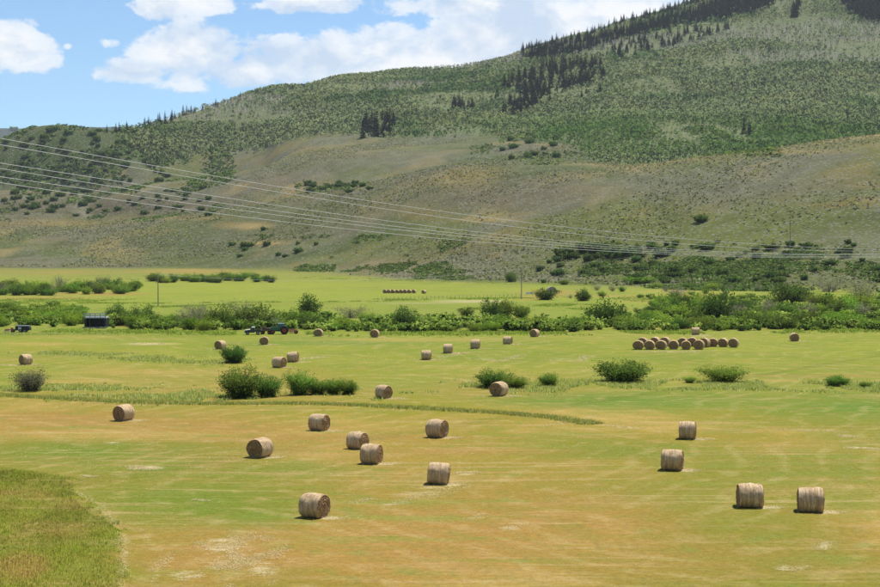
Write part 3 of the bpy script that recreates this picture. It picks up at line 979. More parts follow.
def join(parts):
    V = []; Fc = []; C = []; Q_ = []; b = 0
    for v, f, c, q in parts:
        V.append(v); Fc.append(f + b); C.append(c); Q_.append(q); b += len(v)
    return np.concatenate(V), np.concatenate(Fc), np.concatenate(C), False, np.concatenate(Q_)


def shade(n, pal, r):
    pal = np.array([A(*c) for c in pal])
    return pal[r.integers(0, len(pal), n)] * r.uniform(0.8, 1.2, (n, 1))


# spruce forest on the summit ridge
def pts_uv(n, poly, sd):
    q = within(poly, n, sd)
    p = at([p[0] for p in q], [p[1] for p in q])
    return p[p[:, 1] < 4200]


r = np.random.default_rng(5)
Pf = [pts_uv(720, [(522, 60), (545, 52), (600, 39), (650, 26), (700, 11), (738, -1), (768, -14), (775, 2), (765, 12), (735, 20), (700, 24), (660, 31), (600, 48), (560, 59), (530, 64)], 21),
      pts_uv(430, [(830, -4), (885, -8), (885, 26), (862, 22), (845, 12)], 22),
      pts_uv(70, [(600, 50), (700, 30), (730, 30), (700, 42), (620, 62)], 23),
      pts_uv(26, [(795, 0), (800, 0), (796, 18), (790, 18)], 24)]
xs_ = np.concatenate([r.uniform(521, 556, 40), r.uniform(556, 650, 60), r.uniform(640, 775, 130)])
ysk = skyline(xs_) + r.uniform(0.3, 5.0, len(xs_))
p_ = at(xs_, ysk)
Pf.append(p_[p_[:, 1] < 4200])
Pf = np.concatenate(Pf)
r = np.random.default_rng(5)
grp = r.integers(0, 4, len(Pf))
parts = []
for k in range(4):
    q = Pf[grp == k]
    h = r.uniform(8, 13, len(q)) * q[:, 1] / F
    v, f, c, nq = CON[k]
    parts.append(replicate(v, f, c, nq, q, np.stack([h * 1.4, h], 1), r.uniform(0, 6.28, len(q)), CGREEN[None] * r.uniform(0.8, 1.25, (len(q), 1))))
o = link('conifer_forest', np_mesh('conifer_forest', *join(parts)), M_NEEDLE)
tag(o, 'dark spruce forest along the summit ridge of the mountain', 'forest', None, 'stuff')


# aspen woodland over the mountain
def aspen(seed, nl, bare=False):
    r = np.random.default_rng(seed)
    c = r.normal(size=(nl, 3)); c /= np.linalg.norm(c, axis=1, keepdims=True)
    c *= r.uniform(0.35, 1, (nl, 1)) ** 0.5
    c = c * np.array([0.20, 0.20, 0.36]) + np.array([0, 0, 0.62])
    q = leaf_quads(c, r.normal(size=(nl, 3)) + np.array([0, 0, 0.6]), 0.31 if not bare else 0.24, 0.23 if not bare else 0.05, r)
    cl = np.repeat(r.uniform(0.92, 1.08, nl), 4)
    w = 0.02
    tr = np.array([[[-w, 0, 0], [w, 0, 0], [w * .6, 0, .8], [-w * .6, 0, .8]], [[0, -w, 0], [0, w, 0], [0, w * .6, .8], [0, -w * .6, .8]]])
    v, f = quads_to(np.concatenate([q, tr]))
    nm = np.repeat((c - np.array([0, 0, 0.5])) * 1.2 + np.array([0, 0, 0.75]) + r.normal(size=c.shape) * 0.12, 4, axis=0)
    nm = np.concatenate([nm, np.tile(np.array([[0.2, -0.3, 0.6]]), (8, 1))])
    return v, f, np.concatenate([cl, np.full(8, 1.7)]), nm


n = 300000
uu = r.uniform(-60, 940, n); dd = np.sqrt(r.uniform(1150 ** 2, 3420 ** 2, n))
xx = (uu - 440) / F * dd
zz = height(xx, dd)
u_, v_ = project(xx, dd, zz)
fw = forest(xx, dd, zz, u_, v_)
dens = fbm(xx / 130.0, zz / 30.0, 131, 4)
keep = (r.uniform(size=n) < fw * (0.15 + 0.85 * sst(0.38, 0.50, dens))) & (v_ > -25) & (dd < np.interp(uu, UT, D3) + 60)
xx, dd, zz, u_, v_ = xx[keep], dd[keep], zz[keep], u_[keep], v_[keep]
# only what faces the valley
zn = height(xx * (dd - 25) / dd, dd - 25)
face = (zz - zn) / 25.0 > (zz - CZ) / dd - 0.06
xx, dd, zz, u_, v_ = xx[face], dd[face], zz[face], u_[face], v_[face]
ok = np.ones(len(xx), bool)
for pol in STANDS:
    ins = np.zeros(len(xx), bool)
    for i in range(len(pol)):
        (x1, y1), (x2, y2) = pol[i], pol[i - 1]
        ins ^= ((y1 > v_) != (y2 > v_)) & (u_ < (x2 - x1) * (v_ - y1) / ((y2 - y1) or 1e-9) + x1)
    ok &= ~ins | (r.uniform(size=len(xx)) < 0.35)
xx, dd, zz, u_, v_ = xx[ok], dd[ok], zz[ok], u_[ok], v_[ok]
m = len(xx)
grayz = sst(0.50, 0.60, fbm(xx / 330.0, zz / 60.0, 141, 4))          # stands with bare grey trunks
greenz = sst(0.50, 0.62, fbm(xx / 210.0, zz / 40.0, 151, 4))
col = np.array(A(122, 136, 92))[None] * np.ones((m, 1))
col = col + (np.array(A(84, 112, 60)) - col) * (greenz * 0.95)[:, None]
col = col + (np.array(A(138, 146, 96)) - col) * (sst(0.55, 0.7, fbm(xx / 60.0, dd / 60.0, 161, 3)) * 0.7)[:, None]
low = np.exp(-(((u_ - 720) / 170) ** 2 + ((v_ - 140) / 16) ** 2)) + np.exp(-(((u_ - 610) / 80) ** 2 + ((v_ - 140) / 16) ** 2))
col = col + (np.array(A(84, 120, 50)) - col) * np.clip(low, 0, 0.8)[:, None]
bare = r.uniform(size=m) < np.clip(grayz * 0.75 + 0.06 - low * 0.5, 0, 0.9)
col[bare] = np.array(A(132, 130, 122))
col *= r.uniform(0.93, 1.07, (m, 1))
parts = []
pos = np.stack([xx, dd, zz - 0.4], 1)
vi = r.integers(0, 3, m)
size = r.uniform(6, 9.5, m) * (1 - 0.35 * np.clip(low, 0, 1))
wide = size * r.uniform(0.9, 1.35, m)
for k in range(3):
    for b in (False, True):
        s = (vi == k) & (bare == b)
        if s.any():
            parts.append(replicate(*aspen(700 + k + 10 * b, 6 if not b else 4, b), pos[s], np.stack([wide[s], size[s]], 1), r.uniform(0, 6.28, s.sum()), col[s]))
print('aspens', m)
o = link('aspen_woodland', np_mesh('aspen_woodland', *join(parts)), M_WOODS)
tag(o, 'grey-green aspen woodland covering the mountain slopes', 'forest', None, 'stuff')

# oak brush in merging patches over knolls, gullies and hill feet
BZ = [(640, 900, 262, 295, 14000, .47, .9), (-20, 235, 122, 192, 15000, .47, 1.0), (-20, 225, 190, 222, 14000, .53, .8), (295, 378, 183, 194, 2500, .44, .9), (540, 780, 128, 157, 12000, .50, 1.1), (780, 900, 104, 134, 8000, .46, 1.2),
      (560, 900, 232, 294, 26000, .58, .8), (380, 560, 240, 282, 7000, .62, .7), (230, 440, 235, 272, 6000, .64, .7), (560, 700, 60, 110, 5000, .56, 1.0), (470, 560, 132, 165, 2500, .58, .9), (640, 890, 180, 232, 7000, .64, .6)]
bp = []; bs_ = []
for (x0, x1, y0, y1, n_, th, k_) in BZ:
    m_ = n_ * 3
    uq = r.uniform(x0, x1, m_); dq = np.sqrt(r.uniform(580 ** 2, 3400 ** 2, m_))
    if y0 > 230:
        dq = r.uniform(560, 1150, m_)
    xq = (uq - 440) / F * dq
    nz = fbm(xq / 42.0, dq / 60.0, 401, 4)
    kk = nz > th
    xq, dq = xq[kk], dq[kk]
    zq = height(xq, dq)
    vq = HY - F * (zq - CZ) / dq
    zn = height(xq * (dq - 25) / dq, dq - 25)
    zn2 = height(xq * (dq - 90) / dq, dq - 90)
    kk = (vq > y0) & (vq < y1) & ((zq - zn) / 25.0 > (zq - CZ) / dq - 0.04) & ((zq - zn2) / 90.0 > (zq - CZ) / dq - 0.04) & (dq > np.interp(440 + F * xq / dq, UT, DB) + 6)
    idx_ = np.nonzero(kk)[0]
    if len(idx_) > n_ // 5:
        idx_ = r.choice(idx_, n_ // 5, replace=False)
    bp.append(np.stack([xq[idx_], dq[idx_], zq[idx_]], 1)); bs_.append(np.full(len(idx_), k_))
bp = np.concatenate(bp); bs_ = np.concatenate(bs_)
def brush(seed, k=7):
    r = np.random.default_rng(seed)
    c = r.normal(size=(k, 3)) * np.array([0.24, 0.24, 0.14]) + np.array([0, 0, 0.38])
    q = leaf_quads(c, r.normal(size=(k, 3)), 0.55, 0.42, r)
    v, f = quads_to(q)
    return v, f, np.repeat(r.uniform(0.8, 1.2, k), 4), np.repeat(c * np.array([1.5, 1.5, 0.8]) + np.array([0, 0, 0.35]), 4, axis=0)
vi = r.integers(0, 3, len(bp)); parts = []
bh = bs_ * r.uniform(1.6, 3.4, len(bp)) * np.clip(bp[:, 1] / 1400.0, 0.55, 1.3)
bcol = shade(len(bp), [(92, 118, 56), (80, 106, 50), (106, 128, 60), (98, 112, 60)], r) * r.uniform(.8, 1.15, (len(bp), 1))
for k in range(3):
    sK = vi == k
    parts.append(replicate(*brush(760 + k), bp[sK], np.stack([bh[sK] * 1.7, bh[sK]], 1), r.uniform(0, 6.28, sK.sum()), bcol[sK]))
o = link('oak_brush', np_mesh('oak_brush', *join(parts)), M_WOODS)
tag(o, 'low green oak brush merging into patches over the hillsides', 'brush', None, 'stuff')

# sagebrush over the hills
n = 130000
uu = r.uniform(-40, 920, n); dd = np.sqrt(r.uniform(620 ** 2, 1900 ** 2, n))
xx = (uu - 440) / F * dd; zz = height(xx, dd)
u_, v_ = project(xx, dd, zz)
dB = np.interp(uu, UT, DB); d1 = np.interp(uu, UT, D1)
sden = fbm(xx / 80.0, dd / 80.0, 171, 4)
keep = (dd > dB + 15) & (r.uniform(size=n) < sst(0.36, 0.6, sden) * (1 - forest(xx, dd, zz, u_, v_)))
zn = height(xx * (dd - 25) / dd, dd - 25)
keep &= (zz - zn) / 25.0 > (zz - CZ) / dd - 0.03
xx, dd, zz = xx[keep], dd[keep], zz[keep]
m = len(xx)
def clump(seed, k=4):
    r = np.random.default_rng(seed)
    c = r.normal(size=(k, 3)) * np.array([0.3, 0.3, 0.12]) + np.array([0, 0, 0.4])
    q = leaf_quads(c, r.normal(size=(k, 3)), 0.75, 0.6, r)
    v, f = quads_to(q)
    return v, f, np.repeat(r.uniform(0.75, 1.25, k), 4), np.repeat(c * np.array([1.2, 1.2, 0.5]) + np.array([0, 0, 0.5]), 4, axis=0)
col = np.array(A(146, 146, 114))[None] * r.uniform(0.65, 1.1, (m, 1))
gs = r.uniform(size=m) < 0.3
col[gs] = np.array(A(128, 140, 66))[None] * r.uniform(0.6, 1.2, (gs.sum(), 1))
vi = r.integers(0, 3, m); sz = r.uniform(0.7, 1.7, m)
parts = []
for k in range(3):
    s = vi == k
    parts.append(replicate(*clump(750 + k), np.stack([xx[s], dd[s], zz[s]], 1), np.stack([sz[s], sz[s] * 0.8], 1), r.uniform(0, 6.28, s.sum()), col[s]))
print('sage', m)
o = link('sagebrush', np_mesh('sagebrush', *join(parts)), M_WOODS)
tag(o, 'grey-green sagebrush covering the lower hills', 'sagebrush', None, 'stuff')


# tall grass and weeds
def tufts(name, pos, h, w, col, label, blades=7, mat=None, lean=0.35, kindcat='grass'):
    r = np.random.default_rng(len(pos))
    n = len(pos)
    P = np.repeat(pos, blades, axis=0); N_ = n * blades
    hh = np.repeat(h, blades) * r.uniform(0.55, 1.15, N_)
    ww = np.repeat(w, blades) * r.uniform(0.6, 1.3, N_)
    az = r.uniform(0, 6.28, N_); off = r.uniform(0, 1, N_) * np.repeat(w, blades) * 3
    b = P + np.stack([np.cos(az) * off, np.sin(az) * off, -0.03 + 0 * az], 1)
    a2 = r.uniform(0, 6.28, N_)
    sd = np.stack([np.cos(a2), np.sin(a2), 0 * a2], 1) * ww[:, None]
    tip = b + np.stack([np.cos(az) * lean * hh * r.uniform(0, 1, N_), np.sin(az) * lean * hh * r.uniform(0, 1, N_), hh], 1)
    v = np.stack([b - sd / 2, b + sd / 2, tip], 1).reshape(-1, 3)
    f = np.arange(N_ * 3).reshape(-1, 3)
    c = np.repeat(np.repeat(col, blades, axis=0) * r.uniform(0.75, 1.25, (N_, 1)), 3, axis=0)
    nm = np.repeat(np.stack([np.cos(az) * .5, np.sin(az) * .5, 0 * az + 1.0], 1), 3, axis=0)
    o = link(name, np_mesh(name, v, f, c, False, nm), mat or M_GRASS)
    tag(o, label, kindcat, None, 'stuff')
    return o


def strip(poly, n, width, r):
    """points scattered along a photo polyline, width in metres across"""
    P = at([p[0] for p in poly], [p[1] for p in poly])[:, :2]
    L = np.concatenate([[0], np.cumsum(np.linalg.norm(np.diff(P, axis=0), axis=1))])
    s = r.uniform(0, L[-1], n)
    x = np.interp(s, L, P[:, 0]); y = np.interp(s, L, P[:, 1])
    dx = np.interp(s + 1, L, P[:, 0]) - x + 1e-6; dy = np.interp(s + 1, L, P[:, 1]) - y
    q = np.hypot(dx, dy)
    o = r.normal(0, 0.42, n) * width * (0.5 + fbm(s / 9.0, s * 0, 3, 2))
    x, y = x - dy / q * o, y + dx / q * o
    return np.stack([x, y, height(x, y)], 1)


r = np.random.default_rng(77)
q = strip([(-20, 394), (40, 398), (110, 402), (200, 404.5), (300, 404), (360, 406), (430, 409.5), (500, 413.5), (555, 418.5), (594, 425)], 17000, 1.25, r)
tufts('ditch_grass', q, r.uniform(0.12, 0.42, len(q)), r.uniform(0.02, 0.045, len(q)),
      shade(len(q), [(190, 176, 112), (138, 148, 66), (102, 124, 50), (120, 138, 56), (154, 154, 78)], r), 'strip of uncut seeding grass left between two mown fields', 6)
# weedy wet ditch across the middle
parts_q = [strip([(-20, 388), (120, 392), (230, 400)], 12000, 9, r), strip([(360, 389), (440, 391), (520, 390), (640, 385), (760, 385), (900, 388)], 16000, 7, r),
           strip([(430, 385), (500, 386), (600, 383), (900, 386)], 9000, 6, r), strip([(640, 388), (760, 388), (900, 391)], 9000, 4, r), strip([(120, 357), (180, 361), (260, 362)], 6000, 7, r), strip([(20, 352), (120, 355)], 3000, 5, r),
           strip([(-10, 334), (60, 336), (110, 333)], 5000, 6, r), strip([(160, 395), (240, 401), (400, 397)], 6000, 7, r)]
q = np.concatenate(parts_q)
cov_ = fbm(q[:, 0] / 6.0, q[:, 1] / 9.0, 201, 3)
q = q[(cov_ > 0.47) & (r.uniform(size=len(q)) < 0.85)]
tufts('ditch_weeds', q, r.uniform(0.10, 0.42, len(q)), r.uniform(0.03, 0.08, len(q)),
      shade(len(q), [(162, 174, 78), (140, 160, 64), (178, 182, 104), (110, 138, 54), (180, 186, 128), (172, 170, 90)], r), 'weeds and sedges growing along the wet ditch across the fields', 5)
# rough ground at the edges of the willow belt and meadow margins
B = []
for poly, n_, w_ in ([[(-10, 331), (110, 331), (250, 334), (330, 333)], 3500, 8], [[(320, 334), (600, 333), (890, 330)], 6000, 9], [[(0, 303.5), (150, 303.5), (390, 301)], 3000, 6],
                     [[(380, 300), (530, 298)], 1600, 10], [[(460, 309), (590, 309)], 2200, 8], [[(300, 277), (440, 281), (600, 285)], 2500, 20], [[(540, 305), (600, 306)], 1200, 14],
                     [[(600, 300), (890, 296)], 4500, 40], [[(150, 307), (240, 305)], 1000, 8], [[(0, 300), (110, 301)], 1600, 25]):
    B.append(strip(poly, int(n_ * 2.2), w_, r))
q = np.concatenate(B)
uq, vq = project(q[:, 0], q[:, 1], q[:, 2])
nz = fbm(q[:, 0] / 7.0, q[:, 1] / 16.0, 351, 3)
q = q[~(((uq > 236) & (uq < 306) | (uq < 36)) & (vq > 326) & (vq < 340)) & (nz > 0.44)]
tufts('meadow_weeds', q, r.uniform(0.12, 0.5, len(q)), r.uniform(0.08, 0.2, len(q)),
      shade(len(q), [(140, 164, 60), (116, 144, 52), (160, 170, 80), (96, 126, 48), (152, 168, 70)], r), 'rank weeds along the meadow margins and the creek', 4)
# thicket filling the creek belt
T = []
for (x0, x1, y0, y1, n_) in ((-20, 86, 308, 327, 170), (108, 335, 319, 330, 190), (320, 592, 322, 332, 250), (586, 890, 316, 331, 300), (650, 890, 298, 318, 240)):
    xs = r.uniform(x0, x1, n_); ysx = r.uniform(y0, y1, n_)
    k_ = ~((np.abs(xs - 95) < 14))
    T.append(at(xs[k_], ysx[k_]))
T = np.concatenate(T)
lowv = []
for i in range(3):
    me, _ = shrub_mesh('tmp', 800 + i, 150, (0.75,) * 3, (1.25,) * 3, leaf=0.21, spread=1.1, stems=30, thin=0.65)
    vv = np.zeros(len(me.vertices) * 3, dtype=np.float32); me.vertices.foreach_get('co', vv)
    cc = np.zeros(len(me.vertices) * 4, dtype=np.float32); me.attributes['tint'].data.foreach_get('color', cc)
    nn0 = vv.reshape(-1, 3).astype(float) * np.array([1.6, 1.6, 1.0]) + np.array([0, 0, 0.1])
    lowv.append((vv.reshape(-1, 3).astype(float), np.arange(len(me.vertices)).reshape(-1, 4), cc.reshape(-1, 4)[:, 0].astype(float), nn0))
    bpy.data.meshes.remove(me)
vi = r.integers(0, 3, len(T)); parts = []
col = shade(len(T), [(128, 152, 62), (110, 138, 56), (140, 160, 72), (98, 122, 54)], r)
for k in range(3):
    s = vi == k
    hgt = r.uniform(0.9, 2.3, s.sum()) * (0.5 + fbm(T[s][:, 0] / 9.0, T[s][:, 1] / 14.0, 411, 2))
    parts.append(replicate(*lowv[k], T[s], np.stack([hgt * r.uniform(1.4, 2.4, s.sum()), hgt], 1), r.uniform(0, 6.28, s.sum()), col[s]))
o = link('willow_thicket', np_mesh('willow_thicket', *join(parts)), M_WOODS)
tag(o, 'low tangled willow undergrowth filling the creek belt', 'thicket', None, 'stuff')

# unmown bank at the lower left
n = 60000
yy = np.sqrt(r.uniform(60 ** 2, 112 ** 2, n)); uu = r.uniform(-60, 135, n)
xx = (uu - 440) / F * yy
bm_ = bank(*uv_flat(xx, yy))
k_ = r.uniform(size=n) < bm_ ** 1.5 * (0.35 + 0.65 * sst(0.3, 0.6, fbm(xx / 2.5, yy / 4.0, 221, 3)))
xx, yy = xx[k_], yy[k_]
q = np.stack([xx, yy, height(xx, yy)], 1)
cz = fbm(xx / 4.0, yy / 7.0, 231, 4)
col = shade(len(q), [(152, 164, 60), (138, 156, 54), (166, 166, 72)], r)
tn = shade(len(q), [(190, 162, 92), (178, 150, 84)], r)
uq, vq = uv_flat(xx, yy)
blob = lambda a, b, ra, rb: np.exp(-(((uq - a) / ra) ** 2 + ((vq - b) / rb) ** 2))
tw = sst(0.35, 0.75, cz * 0.7 + 0.55 * (blob(55, 535, 34, 12) + blob(70, 512, 22, 6) + blob(20, 575, 30, 14) + blob(30, 500, 30, 4)))
col = col + (tn - col) * tw[:, None]
dk = shade(len(q), [(104, 122, 46), (114, 112, 52)], r)
col = col + (dk - col) * np.clip(sst(0.45, 0.34, cz) * 0.6 + 0.6 * blob(30, 484, 50, 6), 0, .8)[:, None]
tufts('bank_grass', q, r.uniform(0.06, 0.22, len(q)) * (0.5 + cz) * (0.3 + 0.7 * bank(*uv_flat(xx, yy))), r.uniform(0.016, 0.035, len(q)), col, 'unmown olive grass on the near bank at the lower left', 5)


# ------------------------------------------------------------------ hay bales
def bale_material(name, end=False):
    m = bpy.data.materials.new(name)
    m.use_nodes = True
    g = N(m.node_tree)
    b = m.node_tree.nodes['Principled BSDF']
    t = g.node('ShaderNodeTexCoord').outputs['Object']
    rnd = g.node('ShaderNodeObjectInfo').outputs['Random']
    t = g.vmath('ADD', t, g.vmath('SCALE', (7.1, 3.3, 5.7), None, rnd))
    if end:
        n = g.noise(t, 5.0, 4.0, 0.7)
        n2_ = g.noise(t, 28.0, 3.0, 0.7)
    else:
        n = g.noise(g.vmath('MULTIPLY', t, (9.0, 0.9, 0.9)), 1.0, 4.0, 0.7)       # strands run round the drum
        n2_ = g.noise(g.vmath('MULTIPLY', t, (60.0, 7.0, 7.0)), 1.0, 3.0, 0.7)
    n3_ = g.noise(t, 1.7, 3.0, 0.6)
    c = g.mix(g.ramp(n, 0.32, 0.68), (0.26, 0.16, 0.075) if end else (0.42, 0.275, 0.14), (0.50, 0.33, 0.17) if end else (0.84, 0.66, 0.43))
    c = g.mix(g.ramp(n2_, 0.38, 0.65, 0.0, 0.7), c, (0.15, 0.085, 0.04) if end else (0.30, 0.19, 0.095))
    c = g.mix(g.ramp(n3_, 0.55, 0.75, 0.0, 0.4), c, (0.56, 0.43, 0.27))
    g.put(b.inputs['Base Color'], c)
    b.inputs['Roughness'].default_value = 0.92
    b.inputs['Specular IOR Level'].default_value = 0.12
    bp = g.node('ShaderNodeBump')
    bp.inputs['Strength'].default_value = 0.8
    bp.inputs['Distance'].default_value = 0.04
    g.put(bp.inputs['Height'], g.math('ADD', n, n2_))
    g.put(b.inputs['Normal'], bp.outputs[0])
    return m


M_BALE = bale_material('hay_drum')
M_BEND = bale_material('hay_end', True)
BR, BL = 0.78, 1.36      # drum radius and length


def bale_meshes(seed):
    r = np.random.default_rng(seed)
    na, nx = 44, 16
    A_ = np.linspace(0, 2 * math.pi, na, endpoint=False)
    X_ = np.linspace(-BL / 2, BL / 2, nx)
    AA, XX = np.meshgrid(A_, X_, indexing='ij')
    e = np.abs(XX) / (BL / 2)
    R = BR * (1 - 0.05 * e ** 6)
    R = R + (fbm(XX * 7 + seed, np.cos(AA) * 1.5 + np.sin(AA) * 1.1 + 9, seed, 3) - 0.5) * 0.075
    R = R + (fbm(XX * 2.2 + seed, np.sin(AA) + 2 * np.cos(AA) + 3, seed + 5, 2) - 0.5) * 0.10
    Yc = R * np.sin(AA) * (1 + 0.025); Zc = R * np.cos(AA)
    Zc = np.where(Zc < -0.70, -0.70 + (Zc + 0.70) * 0.25, Zc)    # settled on the ground
    Zc = Zc + 0.71
    XX = XX + (fbm(np.cos(AA) * 2 + seed, np.sin(AA) * 2, seed + 9, 2) - 0.5) * 0.06 * np.sign(XX)
    V = np.stack([XX, Yc, Zc], -1)
    id_ = np.arange(na * nx).reshape(na, nx)
    f = np.stack([id_, np.roll(id_, -1, 0)], 0)
    fs = np.stack([id_[:, :-1], id_[:, 1:], np.roll(id_, -1, 0)[:, 1:], np.roll(id_, -1, 0)[:, :-1]], -1).reshape(-1, 4)
    drum = np_mesh('hay_bale', V.reshape(-1, 3), fs, None, True)
    ends = []
    for s in (0, nx - 1):
        ring = V[:, s]
        cen = ring.mean(0)
        K = [1.0, 0.94, 0.84, 0.74, 0.63, 0.52, 0.4, 0.28, 0.16, 0.05]
        pts = []
        sg = -1 if s == 0 else 1
        for j, k in enumerate(K):
            p = cen + (ring - cen) * k
            off = (0.028 if j % 2 else -0.015) * (j > 0) + r.normal(0, 0.012, na) * (j > 0) + 0.05 * (1 - k)
            p = p.copy(); p[:, 0] += sg * off
            pts.append(p)
        pts = np.array(pts)
        id2 = np.arange(len(K) * na).reshape(len(K), na)
        f2 = np.stack([id2[:-1], np.roll(id2, -1, 1)[:-1], np.roll(id2, -1, 1)[1:], id2[1:]], -1).reshape(-1, 4)
        if sg > 0:
            f2 = f2[:, ::-1]
        vv = pts.reshape(-1, 3)
        capc = len(vv)
        vv = np.concatenate([vv, cen[None] + np.array([[sg * 0.05, 0, 0]])])
        last = id2[-1]
        tri = np.stack([last, np.roll(last, -1), np.full(na, capc), np.full(na, capc)], -1)
        me = bpy.data.meshes.new('end_face')
        me.from_pydata([tuple(p) for p in vv], [], [tuple(q) for q in f2] + [tuple(q[:3]) for q in tri])
        me.update()
        ends.append(me)
    # strands sticking out of the wrap
    n = 760
    a_ = r.uniform(0, 2 * math.pi, n); x_ = r.uniform(-BL / 2, BL / 2, n)
    k_ = np.cos(a_) > -0.75
    a_, x_ = a_[k_], x_[k_]; n = len(a_)
    p = np.stack([x_, BR * np.sin(a_), BR * np.cos(a_) + 0.71], 1)
    nrm = np.stack([0 * a_, np.sin(a_), np.cos(a_)], 1)
    tng = np.stack([0 * a_, np.cos(a_), -np.sin(a_)], 1) * r.choice([-1, 1], n)[:, None]
    ax = nrm * r.uniform(0.1, 0.7, (n, 1)) + tng + r.normal(size=(n, 3)) * 0.4
    q = leaf_quads(p + nrm * 0.02, ax, r.uniform(0.10, 0.26, n), 0.014, r)
    v, f = quads_to(q)
    fuzz = np_mesh('loose_straw', v, f, np.repeat(shade(n, [(210, 186, 140), (176, 146, 100), (224, 206, 168)], r), 4, axis=0))
    return drum, ends, fuzz


BALES = [bale_meshes(40 + i) for i in range(6)]
straw_spots = []
bale_n = [0]
G1, G2, G3 = 'round hay bales left in the near field', 'round hay bales scattered over the middle field', 'bales gathered in the cluster at right'
G4 = 'bales lined up on the far meadow'


def bale(px, by, ang, label, group, lean=0.0, size=1.0, straw=True):
    d_, e_, z_ = BALES[bale_n[0] % len(BALES)]
    bale_n[0] += 1
    p = at1(px, by)
    o = link('hay_bale', d_, M_BALE)
    # by is the near foot of the bale: its middle stands further back
    c = p + Vector((0, 0.62, 0))
    c.z = float(height(np.array([c.x]), np.array([c.y]))[0])
    o.location = c + Vector((0, 0, -0.02))
    o.rotation_euler = (0, rad(lean), -rad(ang))
    sz = size * zr.uniform(0.97, 1.04)
    o.scale = (sz * zr.uniform(0.93, 1.08), sz * zr.uniform(0.98, 1.07), sz * zr.uniform(0.94, 1.02))
    tag(o, label, 'hay bale', group)
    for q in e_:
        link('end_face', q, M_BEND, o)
    fz = link('loose_straw', z_, M_STRAW, o)
    fz['kind'] = 'stuff'
    if straw:
        straw_spots.append((c.x, c.y, ang))
    return o


for q in [
    (313, 519.5, 27, 'nearest hay bale, alone on the orange stubble above the pale straw patch'),
    (753, 509, 3, 'broadside hay bale, left one of the two standing level near the right edge'),
    (814.5, 513.5, 9, 'broadside hay bale, right one of the two standing level near the right edge'),
    (674.5, 471.5, 17, 'hay bale with frayed right end, nearer of two set right of centre'),
    (689.5, 440, 14, 'small-looking hay bale with straw spilled at its right, behind the frayed one right of centre'),
    (438, 485.5, 6, 'slumped hay bale leaning right, by itself near the centre of the near field'),
    (371, 465, 18, 'hay bale with a lit right end, overlapping another bale left of centre'),
    (357, 450, 27, 'hay bale partly hidden by the bale at its lower right, left of centre'),
    (258.5, 458.5, -60, 'hay bale with its dark round end facing left, alone left of the overlapping pair'),
    (318.5, 431.5, 27, 'hay bale on green stubble with pale straw at its right foot, behind the overlapping pair'),
    (437, 438.5, 28, 'hay bale right behind the slumped one, below the strip of uncut grass'),
    (121.5, 421.5, -57, 'hay bale with a dark end face, leftmost of the near field below the grass strip'),
]:
    bale(q[0], q[1], q[2], q[3], G1, lean=(5 if q[0] == 438 else zr.uniform(-1, 1)))
for q in [
    (499.5, 396.5, -58, 'hay bale in front of the wide dark bush in the weedy ditch'),
    (383.5, 399, 38, 'hay bale just above the grass strip, right of the low row of bushes'),
    (278.5, 368, 30, 'hay bale above the tall upright bush, lower left of a leaning bale'),
    (293, 362.5, 10, 'leaning hay bale with a pale right end above the row of bushes'),
    (263.5, 345, 86, 'hay bale seen end-on just below the parked truck'),
    (219.5, 349.5, -60, 'hay bale half behind the round bush above the dark bush pair'),
    (24, 365, -42, 'leftmost hay bale of the picture, above the grey twiggy bush'),
    (318, 336.5, -84, 'hay bale seen end-on at the belt edge just right of the tractor'),
    (374.5, 337.5, -82, 'hay bale seen end-on below the single tall round willow'),
    (426.5, 360, 4, 'front leftmost hay bale of the diagonal line of five in the middle field'),
    (448, 353.5, 2, 'second hay bale from the front of the diagonal line of five'),
    (475.5, 349, 8, 'third hay bale of the diagonal line of five in the middle field'),
    (508, 344.5, 20, 'fourth hay bale of the diagonal line of five in the middle field'),
    (535, 337, -58, 'hindmost hay bale of the diagonal line of five, at the belt edge'),
    (795.5, 341.5, -84, 'hay bale seen end-on, by itself right of the gathered bales'),
    (696.5, 335, 12, 'hay bale by itself behind the gathered bales, close to the willows'),
]:
    bale(q[0], q[1], q[2], q[3], G2, lean=(-7 if q[0] == 293 else zr.uniform(-1, 1)))
row = ['first', 'second', 'third', 'fourth', 'fifth', 'sixth']
for i, x in enumerate((639, 650.5, 662, 674.5, 687, 700)):
    bale(x, 349.6 + zr.uniform(-.2, .2), -76 + zr.uniform(-4, 4), row[i] + ' bale from the left in the front row of the gathered bales', G3, straw=False, size=1.04)
for x, y, a_, l in ((643.5, 346.6, -70, 'bale peeking over the first gap of the front row at the left'),
                    (656, 345.6, -66, 'pale-topped bale standing behind the second and third of the front row'),
                    (666, 346.2, -68, 'bale behind the third one of the front row, before the gap'),
                    (683.5, 346.4, -72, 'bale behind the fifth one of the front row'),
                    (693, 346.6, -74, 'bale behind the gap between fifth and sixth of the front row'),
                    (705.5, 347.4, -62, 'bale leaning on the right side of the last front-row bale'),
                    (714, 346.9, -76, 'left one of the three bales ending the cluster at right'),
                    (724.3, 347.1, -66, 'middle one of the three bales ending the cluster at right'),
                    (734.8, 347.6, -68, 'rightmost bale of the whole gathered cluster')):
    bale(x, y, a_, l, G3, straw=False, size=1.04)
fl = ['leftmost', 'second', 'third', 'fourth', 'fifth', 'sixth', 'seventh', 'eighth']
for i, x in enumerate((385, 389, 393, 397.3, 401.3, 405.3, 409.4, 414)):
    bale(x, 293.2, -72, fl[i] + (' bale' if i == 0 else ' bale from the left') + ' of the far line on the distant meadow', G4, straw=False)
bale(424, 293.6, -50, 'lone bale just right of the far line on the distant meadow', G4, straw=False)

